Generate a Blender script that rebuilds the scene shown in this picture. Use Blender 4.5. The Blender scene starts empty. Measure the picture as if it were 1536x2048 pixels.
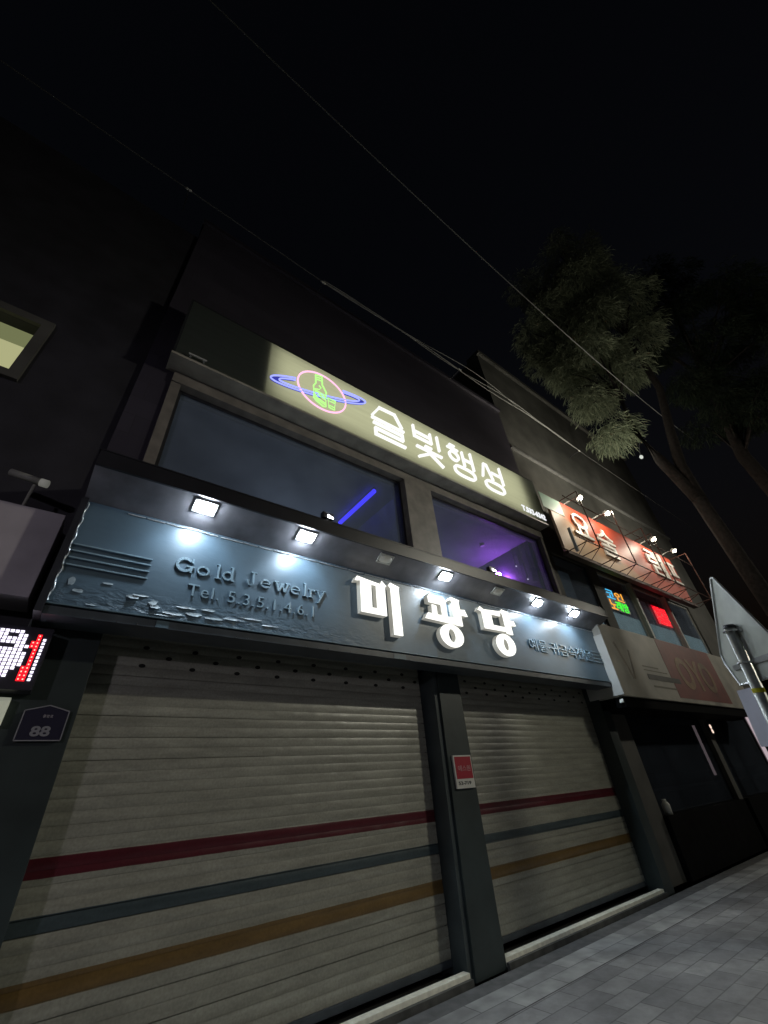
import bpy, bmesh, math, random
from mathutils import Vector, Matrix
random.seed(7)
S = bpy.context.scene
COL = S.collection
R = math.radians

# ------------------------------------------------------------------ camera
cam_d = bpy.data.cameras.new('camera')
cam = bpy.data.objects.new('camera', cam_d)
COL.objects.link(cam)
cam_d.sensor_fit = 'VERTICAL'
cam_d.sensor_height = 36.0
cam_d.lens = 810.09 / 2048 * 36.0
cam_d.clip_end = 600
cam_d.clip_start = 0.05
M3 = ((0.80348056, 0.29037973, 0.51971012),
      (-0.59050185, 0.49969433, 0.63372954),
      (-0.07567399, -0.81607916, 0.57296445))
mw = Matrix.Identity(4)
for i in range(3):
    mw[i][0] = M3[i][0]; mw[i][1] = -M3[i][1]; mw[i][2] = -M3[i][2]
mw[0][3], mw[1][3], mw[2][3] = 0, 0, 1.5
cam.matrix_world = mw
S.camera = cam

# ------------------------------------------------------------------ night sky
W = bpy.data.worlds.new('World'); S.world = W
W.use_nodes = True
nt = W.node_tree
sky = nt.nodes.new('ShaderNodeTexSky')
sky.sky_type = 'NISHITA'
sky.sun_disc = False
sky.sun_elevation = R(-3.0)
sky.sun_rotation = R(250)
bg = nt.nodes['Background']
bg.inputs['Strength'].default_value = 0.05
nt.links.new(sky.outputs['Color'], bg.inputs['Color'])

S.view_settings.view_transform = 'Standard'
S.view_settings.look = 'None'
S.view_settings.exposure = 0.0
S.view_settings.gamma = 1.0
S.cycles.max_bounces = 6
S.cycles.use_denoising = True
S.cycles.sample_clamp_indirect = 4.0

# ------------------------------------------------------------------ materials
def mat(name, col, rough=0.6, metal=0.0, spec=0.5, noise=0.0, nscale=8.0, bump=0.0, bscale=40.0, emit=None, estr=0.0, stretch=(1, 1, 1)):
    m = bpy.data.materials.new(name); m.use_nodes = True
    n = m.node_tree.nodes; l = m.node_tree.links
    p = n['Principled BSDF']
    p.inputs['Base Color'].default_value = (*col, 1)
    p.inputs['Roughness'].default_value = rough
    p.inputs['Metallic'].default_value = metal
    p.inputs['Specular IOR Level'].default_value = spec
    if noise or bump:
        tc = n.new('ShaderNodeTexCoord')
        mp = n.new('ShaderNodeMapping'); mp.inputs['Scale'].default_value = stretch
        l.new(tc.outputs['Object'], mp.inputs['Vector'])
    if noise:
        t = n.new('ShaderNodeTexNoise'); t.inputs['Scale'].default_value = nscale; t.inputs['Detail'].default_value = 6
        l.new(mp.outputs['Vector'], t.inputs['Vector'])
        r = n.new('ShaderNodeValToRGB')
        a = tuple(max(0, c * (1 - noise)) for c in col); b = tuple(min(1, c * (1 + noise)) for c in col)
        r.color_ramp.elements[0].position = 0.3; r.color_ramp.elements[1].position = 0.7
        r.color_ramp.elements[0].color = (*a, 1); r.color_ramp.elements[1].color = (*b, 1)
        l.new(t.outputs['Fac'], r.inputs['Fac'])
        l.new(r.outputs['Color'], p.inputs['Base Color'])
    if bump:
        t2 = n.new('ShaderNodeTexNoise'); t2.inputs['Scale'].default_value = bscale; t2.inputs['Detail'].default_value = 5
        l.new(mp.outputs['Vector'], t2.inputs['Vector'])
        bp = n.new('ShaderNodeBump'); bp.inputs['Strength'].default_value = bump; bp.inputs['Distance'].default_value = 0.01
        l.new(t2.outputs['Fac'], bp.inputs['Height']); l.new(bp.outputs['Normal'], p.inputs['Normal'])
    if emit:
        p.inputs['Emission Color'].default_value = (*emit, 1)
        p.inputs['Emission Strength'].default_value = estr
    return m

def glow(name, col, strength):
    m = bpy.data.materials.new(name); m.use_nodes = True
    n = m.node_tree.nodes; n.remove(n['Principled BSDF'])
    e = n.new('ShaderNodeEmission'); e.inputs['Color'].default_value = (*col, 1); e.inputs['Strength'].default_value = strength
    m.node_tree.links.new(e.outputs[0], n['Material Output'].inputs['Surface'])
    return m

def glass_mat(name, tint=(0.75, 0.8, 0.85), ior=1.45, rough=0.02, dust_glow=0.0):
    m = bpy.data.materials.new(name); m.use_nodes = True
    n = m.node_tree.nodes; l = m.node_tree.links; n.remove(n['Principled BSDF'])
    tr = n.new('ShaderNodeBsdfTransparent'); tr.inputs[0].default_value = (*tint, 1)
    gl = n.new('ShaderNodeBsdfGlossy'); gl.inputs['Roughness'].default_value = rough
    fr = n.new('ShaderNodeFresnel'); fr.inputs[0].default_value = ior
    mx = n.new('ShaderNodeMixShader')
    ge = n.new('ShaderNodeNewGeometry'); iv = n.new('ShaderNodeMath'); iv.operation = 'SUBTRACT'; iv.inputs[0].default_value = 1.0
    l.new(ge.outputs['Backfacing'], iv.inputs[1]); mu = n.new('ShaderNodeMath'); mu.operation = 'MULTIPLY'
    l.new(fr.outputs[0], mu.inputs[0]); l.new(iv.outputs[0], mu.inputs[1])
    l.new(mu.outputs[0], mx.inputs[0]); l.new(tr.outputs[0], mx.inputs[1]); l.new(gl.outputs[0], mx.inputs[2])
    df = n.new('ShaderNodeBsdfDiffuse'); df.inputs[0].default_value = (0.5, 0.6, 0.78, 1)  # bluish film: dust, plus window glow put into its colour
    tcd = n.new('ShaderNodeTexCoord'); nz = n.new('ShaderNodeTexNoise'); nz.inputs['Scale'].default_value = 1.7; nz.inputs['Detail'].default_value = 5
    l.new(tcd.outputs['Object'], nz.inputs['Vector'])
    dm = n.new('ShaderNodeMapRange'); dm.inputs['From Min'].default_value = 0.25; dm.inputs['From Max'].default_value = 0.75
    dm.inputs['To Min'].default_value = dust_glow * 0.7; dm.inputs['To Max'].default_value = dust_glow * 1.25; l.new(nz.outputs['Fac'], dm.inputs['Value'])
    m2 = n.new('ShaderNodeMixShader'); l.new(dm.outputs[0], m2.inputs[0]); l.new(mx.outputs[0], m2.inputs[1]); l.new(df.outputs[0], m2.inputs[2])
    l.new(m2.outputs[0], n['Material Output'].inputs['Surface'])
    return m

def translucent_mat(name, col, tcol, fac):
    m = bpy.data.materials.new(name); m.use_nodes = True
    n = m.node_tree.nodes; l = m.node_tree.links; n.remove(n['Principled BSDF'])
    tc = n.new('ShaderNodeTexCoord'); mp = n.new('ShaderNodeMapping'); mp.inputs['Scale'].default_value = (0.6, 1, 7)
    t = n.new('ShaderNodeTexNoise'); t.inputs['Scale'].default_value = 1.6; t.inputs['Detail'].default_value = 4
    r = n.new('ShaderNodeMapRange'); r.inputs['To Min'].default_value = 0.8; r.inputs['To Max'].default_value = 1.15
    mulc = n.new('ShaderNodeVectorMath'); mulc.operation = 'SCALE'; mulc.inputs[0].default_value = tcol
    l.new(tc.outputs['Object'], mp.inputs[0]); l.new(mp.outputs[0], t.inputs['Vector']); l.new(t.outputs['Fac'], r.inputs['Value'])
    l.new(r.outputs[0], mulc.inputs['Scale'])
    d = n.new('ShaderNodeBsdfDiffuse'); d.inputs[0].default_value = (*col, 1)
    tl = n.new('ShaderNodeBsdfTranslucent'); l.new(mulc.outputs[0], tl.inputs[0])
    mx = n.new('ShaderNodeMixShader'); mx.inputs[0].default_value = fac
    l.new(d.outputs[0], mx.inputs[1]); l.new(tl.outputs[0], mx.inputs[2])
    l.new(mx.outputs[0], n['Material Output'].inputs['Surface'])
    return m

def paver_mat():
    m = bpy.data.materials.new('granite_pavers'); m.use_nodes = True
    n = m.node_tree.nodes; l = m.node_tree.links; p = n['Principled BSDF']
    tc = n.new('ShaderNodeTexCoord')
    mp = n.new('ShaderNodeMapping'); mp.inputs['Location'].default_value = (0.13, 0.06, 0)
    l.new(tc.outputs['Object'], mp.inputs[0])
    br = n.new('ShaderNodeTexBrick')
    br.inputs['Scale'].default_value = 1.0; br.inputs['Brick Width'].default_value = 0.40; br.inputs['Row Height'].default_value = 0.205
    br.inputs['Mortar Size'].default_value = 0.006; br.inputs['Mortar Smooth'].default_value = 0.3; br.inputs['Bias'].default_value = -0.1
    br.inputs['Color1'].default_value = (0.20, 0.20, 0.205, 1); br.inputs['Color2'].default_value = (0.31, 0.31, 0.31, 1)
    br.inputs['Mortar'].default_value = (0.13, 0.13, 0.13, 1)
    l.new(mp.outputs[0], br.inputs['Vector'])
    t = n.new('ShaderNodeTexNoise'); t.inputs['Scale'].default_value = 5; t.inputs['Detail'].default_value = 8; t.inputs['Roughness'].default_value = 0.7
    l.new(tc.outputs['Object'], t.inputs['Vector'])
    mr = n.new('ShaderNodeMapRange'); mr.inputs['From Min'].default_value = 0.3; mr.inputs['From Max'].default_value = 0.7; mr.inputs['To Min'].default_value = 0.72; mr.inputs['To Max'].default_value = 1.2
    l.new(t.outputs['Fac'], mr.inputs['Value'])
    v = n.new('ShaderNodeVectorMath'); v.operation = 'SCALE'
    tw = n.new('ShaderNodeTexNoise'); tw.inputs['Scale'].default_value = 1.1; tw.inputs['Detail'].default_value = 5; tw.inputs['Roughness'].default_value = 0.6; l.new(tc.outputs['Object'], tw.inputs['Vector'])
    mw_ = n.new('ShaderNodeMapRange'); mw_.inputs['From Min'].default_value = 0.35; mw_.inputs['From Max'].default_value = 0.65; mw_.inputs['To Min'].default_value = 0.7; mw_.inputs['To Max'].default_value = 1.2; l.new(tw.outputs['Fac'], mw_.inputs['Value'])
    vo = n.new('ShaderNodeTexVoronoi'); vo.inputs['Scale'].default_value = 2.2; l.new(tc.outputs['Object'], vo.inputs['Vector'])
    gum = n.new('ShaderNodeMapRange'); gum.inputs['From Min'].default_value = 0.05; gum.inputs['From Max'].default_value = 0.075; gum.inputs['To Min'].default_value = 0.55; gum.inputs['To Max'].default_value = 1.0; l.new(vo.outputs['Distance'], gum.inputs['Value'])
    m1 = n.new('ShaderNodeMath'); m1.operation = 'MULTIPLY'; l.new(mr.outputs[0], m1.inputs[0]); l.new(mw_.outputs[0], m1.inputs[1])
    m2 = n.new('ShaderNodeMath'); m2.operation = 'MULTIPLY'; l.new(m1.outputs[0], m2.inputs[0]); l.new(gum.outputs[0], m2.inputs[1])
    l.new(br.outputs['Color'], v.inputs[0]); l.new(m2.outputs[0], v.inputs['Scale'])
    l.new(v.outputs[0], p.inputs['Base Color'])
    t3 = n.new('ShaderNodeTexNoise'); t3.inputs['Scale'].default_value = 120
    l.new(tc.outputs['Object'], t3.inputs['Vector'])
    ad = n.new('ShaderNodeMath'); ad.operation = 'MULTIPLY_ADD'; ad.inputs[1].default_value = 0.25
    inv = n.new('ShaderNodeMath'); inv.operation = 'SUBTRACT'; inv.inputs[0].default_value = 1.0
    l.new(br.outputs['Fac'], inv.inputs[1])
    l.new(t3.outputs['Fac'], ad.inputs[0]); l.new(inv.outputs[0], ad.inputs[2])
    b = n.new('ShaderNodeBump'); b.inputs['Strength'].default_value = 0.5; b.inputs['Distance'].default_value = 0.006
    l.new(ad.outputs[0], b.inputs['Height']); l.new(b.outputs[0], p.inputs['Normal'])
    p.inputs['Roughness'].default_value = 0.62
    return m

def tile_mat(name, c1, c2, mortar, w, h, rough=0.5):
    m = bpy.data.materials.new(name); m.use_nodes = True
    n = m.node_tree.nodes; l = m.node_tree.links; p = n['Principled BSDF']
    tc = n.new('ShaderNodeTexCoord'); sx = n.new('ShaderNodeSeparateXYZ'); cx = n.new('ShaderNodeCombineXYZ')
    l.new(tc.outputs['Object'], sx.inputs[0]); l.new(sx.outputs['X'], cx.inputs['X']); l.new(sx.outputs['Z'], cx.inputs['Y'])
    br = n.new('ShaderNodeTexBrick'); br.inputs['Scale'].default_value = 1
    br.inputs['Brick Width'].default_value = w; br.inputs['Row Height'].default_value = h; br.inputs['Mortar Size'].default_value = 0.006
    br.inputs['Color1'].default_value = (*c1, 1); br.inputs['Color2'].default_value = (*c2, 1); br.inputs['Mortar'].default_value = (*mortar, 1)
    l.new(cx.outputs[0], br.inputs['Vector']); l.new(br.outputs['Color'], p.inputs['Base Color'])
    p.inputs['Roughness'].default_value = rough
    return m

def tile_mat_xy(name, c1, c2, mortar, w, h):
    m = bpy.data.materials.new(name); m.use_nodes = True
    n = m.node_tree.nodes; l = m.node_tree.links; p = n['Principled BSDF']
    tc = n.new('ShaderNodeTexCoord'); br = n.new('ShaderNodeTexBrick'); br.inputs['Scale'].default_value = 1
    br.inputs['Brick Width'].default_value = w; br.inputs['Row Height'].default_value = h; br.inputs['Mortar Size'].default_value = 0.005
    br.inputs['Color1'].default_value = (*c1, 1); br.inputs['Color2'].default_value = (*c2, 1); br.inputs['Mortar'].default_value = (*mortar, 1)
    t = n.new('ShaderNodeTexNoise'); t.inputs['Scale'].default_value = 4; t.inputs['Detail'].default_value = 8; l.new(tc.outputs['Object'], t.inputs['Vector'])
    mr = n.new('ShaderNodeMapRange'); mr.inputs['From Min'].default_value = 0.3; mr.inputs['From Max'].default_value = 0.7; mr.inputs['To Min'].default_value = 0.6; mr.inputs['To Max'].default_value = 1.2; l.new(t.outputs['Fac'], mr.inputs['Value'])
    v = n.new('ShaderNodeVectorMath'); v.operation = 'SCALE'
    l.new(tc.outputs['Object'], br.inputs['Vector']); l.new(br.outputs['Color'], v.inputs[0]); l.new(mr.outputs[0], v.inputs['Scale']); l.new(v.outputs[0], p.inputs['Base Color'])
    p.inputs['Roughness'].default_value = 0.65
    return m

def blend_board_mat():
    # printed board: orange-red swooping over a beige ground
    m = bpy.data.materials.new('printed_board'); m.use_nodes = True
    n = m.node_tree.nodes; l = m.node_tree.links; p = n['Principled BSDF']
    tc = n.new('ShaderNodeTexCoord'); sx = n.new('ShaderNodeSeparateXYZ'); l.new(tc.outputs['Object'], sx.inputs[0])
    z = n.new('ShaderNodeMath'); z.operation = 'MULTIPLY_ADD'; z.inputs[1].default_value = 0.3
    l.new(sx.outputs['X'], z.inputs[0]); l.new(sx.outputs['Z'], z.inputs[2])
    t = n.new('ShaderNodeTexNoise'); t.inputs['Scale'].default_value = 1.3; t.inputs['Detail'].default_value = 4; l.new(tc.outputs['Object'], t.inputs['Vector'])
    s = n.new('ShaderNodeMath'); s.operation = 'MULTIPLY_ADD'; s.inputs[1].default_value = 0.7; l.new(t.outputs['Fac'], s.inputs[0]); l.new(z.outputs[0], s.inputs[2])
    r = n.new('ShaderNodeValToRGB'); e = r.color_ramp.elements
    e[0].position = 0.0; e[0].color = (0.52, 0.35, 0.21, 1)
    e[1].position = 1.0; e[1].color = (0.46, 0.06, 0.026, 1)
    k = e.new(0.45); k.color = (0.55, 0.30, 0.16, 1)
    k = e.new(0.6); k.color = (0.6, 0.125, 0.045, 1)
    mr = n.new('ShaderNodeMapRange'); mr.inputs['From Min'].default_value = -0.25; mr.inputs['From Max'].default_value = 0.85
    l.new(s.outputs[0], mr.inputs['Value']); l.new(mr.outputs[0], r.inputs['Fac']); l.new(r.outputs['Color'], p.inputs['Base Color'])
    p.inputs['Roughness'].default_value = 0.5
    return m

def shutter_mat():
    m = bpy.data.materials.new('shutter_paint'); m.use_nodes = True
    n = m.node_tree.nodes; l = m.node_tree.links; p = n['Principled BSDF']
    tc = n.new('ShaderNodeTexCoord'); mp = n.new('ShaderNodeMapping'); mp.inputs['Scale'].default_value = (0.7, 1, 12.5)
    l.new(tc.outputs['Object'], mp.inputs[0])
    t = n.new('ShaderNodeTexNoise'); t.inputs['Scale'].default_value = 1.0; t.inputs['Detail'].default_value = 5
    l.new(mp.outputs[0], t.inputs['Vector'])
    r = n.new('ShaderNodeValToRGB'); e = r.color_ramp.elements
    e[0].position = 0.3; e[0].color = (0.30, 0.30, 0.25, 1); e[1].position = 0.72; e[1].color = (0.385, 0.385, 0.325, 1)
    l.new(t.outputs['Fac'], r.inputs['Fac'])
    # dents in the sheet
    td = n.new('ShaderNodeTexNoise'); td.inputs['Scale'].default_value = 2.6; td.inputs['Detail'].default_value = 3; l.new(tc.outputs['Object'], td.inputs['Vector'])
    bd = n.new('ShaderNodeBump'); bd.inputs['Strength'].default_value = 0.35; bd.inputs['Distance'].default_value = 0.05
    l.new(td.outputs['Fac'], bd.inputs['Height']); l.new(bd.outputs['Normal'], p.inputs['Normal'])
    sx = n.new('ShaderNodeSeparateXYZ'); l.new(tc.outputs['Object'], sx.inputs[0])
    prev = r.outputs['Color']
    t4 = n.new('ShaderNodeTexNoise'); t4.inputs['Scale'].default_value = 6; l.new(tc.outputs['Object'], t4.inputs['Vector'])
    wob = n.new('ShaderNodeMath'); wob.operation = 'MULTIPLY_ADD'; wob.inputs[1].default_value = 0.006; l.new(t4.outputs['Fac'], wob.inputs[0]); l.new(sx.outputs['Z'], wob.inputs[2])
    for z0, z1, c in ((1.225, 1.335, (0.10, 0.011, 0.02)), (0.945, 1.035, (0.06, 0.085, 0.095)), (0.625, 0.735, (0.18, 0.11, 0.035))):
        g = n.new('ShaderNodeMath'); g.operation = 'GREATER_THAN'; g.inputs[1].default_value = z0; l.new(wob.outputs[0], g.inputs[0])
        h = n.new('ShaderNodeMath'); h.operation = 'LESS_THAN'; h.inputs[1].default_value = z1; l.new(wob.outputs[0], h.inputs[0])
        k = n.new('ShaderNodeMath'); k.operation = 'MULTIPLY'; l.new(g.outputs[0], k.inputs[0]); l.new(h.outputs[0], k.inputs[1])
        mx = n.new('ShaderNodeMix'); mx.data_type = 'RGBA'
        l.new(k.outputs[0], mx.inputs['Factor']); l.new(prev, mx.inputs['A']); mx.inputs['B'].default_value = (*c, 1)
        prev = mx.outputs['Result']
    # rain streaks and grime over everything
    mg = n.new('ShaderNodeMapping'); mg.inputs['Scale'].default_value = (1.6, 1, 9.0); l.new(tc.outputs['Object'], mg.inputs[0])
    tg = n.new('ShaderNodeTexNoise'); tg.inputs['Scale'].default_value = 1.4; tg.inputs['Detail'].default_value = 8; tg.inputs['Roughness'].default_value = 0.65; l.new(mg.outputs[0], tg.inputs['Vector'])
    ts = n.new('ShaderNodeTexNoise'); ts.inputs['Scale'].default_value = 55; ts.inputs['Detail'].default_value = 3; l.new(tc.outputs['Object'], ts.inputs['Vector'])
    gm = n.new('ShaderNodeMapRange'); gm.inputs['From Min'].default_value = 0.3; gm.inputs['From Max'].default_value = 0.65; gm.inputs['To Min'].default_value = 0.74; gm.inputs['To Max'].default_value = 1.08; l.new(tg.outputs['Fac'], gm.inputs['Value'])
    gs = n.new('ShaderNodeMapRange'); gs.inputs['From Min'].default_value = 0.3; gs.inputs['From Max'].default_value = 0.7; gs.inputs['To Min'].default_value = 0.86; gs.inputs['To Max'].default_value = 1.1; l.new(ts.outputs['Fac'], gs.inputs['Value'])
    gx = n.new('ShaderNodeMath'); gx.operation = 'MULTIPLY'; l.new(gm.outputs[0], gx.inputs[0]); l.new(gs.outputs[0], gx.inputs[1])
    gv = n.new('ShaderNodeVectorMath'); gv.operation = 'SCALE'; l.new(prev, gv.inputs[0]); l.new(gx.outputs[0], gv.inputs['Scale'])
    l.new(gv.outputs[0], p.inputs['Base Color'])
    rr = n.new('ShaderNodeMapRange'); rr.inputs['To Min'].default_value = 0.27; rr.inputs['To Max'].default_value = 0.46
    l.new(t.outputs['Fac'], rr.inputs['Value']); l.new(rr.outputs[0], p.inputs['Roughness'])
    p.inputs['Specular IOR Level'].default_value = 0.6
    return m

def fascia_mat():
    m = bpy.data.materials.new('fascia_paint'); m.use_nodes = True
    n = m.node_tree.nodes; l = m.node_tree.links; p = n['Principled BSDF']
    tc = n.new('ShaderNodeTexCoord')
    t = n.new('ShaderNodeTexNoise'); t.inputs['Scale'].default_value = 3; t.inputs['Detail'].default_value = 8; l.new(tc.outputs['Object'], t.inputs['Vector'])
    r = n.new('ShaderNodeValToRGB'); e = r.color_ramp.elements
    e[0].position = 0.3; e[0].color = (0.072, 0.112, 0.145, 1); e[1].position = 0.75; e[1].color = (0.09, 0.138, 0.178, 1)
    l.new(t.outputs['Fac'], r.inputs['Fac']); l.new(r.outputs['Color'], p.inputs['Base Color'])
    # rippled, flaking paint low on the panel
    mp = n.new('ShaderNodeMapping'); mp.inputs['Scale'].default_value = (1, 1, 2.6); l.new(tc.outputs['Object'], mp.inputs[0])
    t2 = n.new('ShaderNodeTexNoise'); t2.inputs['Scale'].default_value = 9; t2.inputs['Detail'].default_value = 7; t2.inputs['Distortion'].default_value = 0.6
    l.new(mp.outputs[0], t2.inputs['Vector'])
    sx = n.new('ShaderNodeSeparateXYZ'); l.new(tc.outputs['Object'], sx.inputs[0])
    mr = n.new('ShaderNodeMapRange'); mr.inputs['From Min'].default_value = 0.3; mr.inputs['From Max'].default_value = 0.12; l.new(sx.outputs['Z'], mr.inputs['Value'])
    mr2 = n.new('ShaderNodeMapRange'); mr2.inputs['From Min'].default_value = -1.2; mr2.inputs['From Max'].default_value = -2.6; l.new(sx.outputs['X'], mr2.inputs['Value'])
    mm = n.new('ShaderNodeMath'); mm.operation = 'MULTIPLY'; l.new(mr.outputs[0], mm.inputs[0]); l.new(mr2.outputs[0], mm.inputs[1])
    ad = n.new('ShaderNodeMath'); ad.operation = 'MULTIPLY_ADD'; ad.inputs[1].default_value = 0.95; ad.inputs[2].default_value = 0.05; l.new(mm.outputs[0], ad.inputs[0])
    b = n.new('ShaderNodeBump'); b.inputs['Distance'].default_value = 0.02
    l.new(ad.outputs[0], b.inputs['Strength']); l.new(t2.outputs['Fac'], b.inputs['Height']); l.new(b.outputs[0], p.inputs['Normal'])
    p.inputs['Roughness'].default_value = 0.38
    return m

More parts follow.
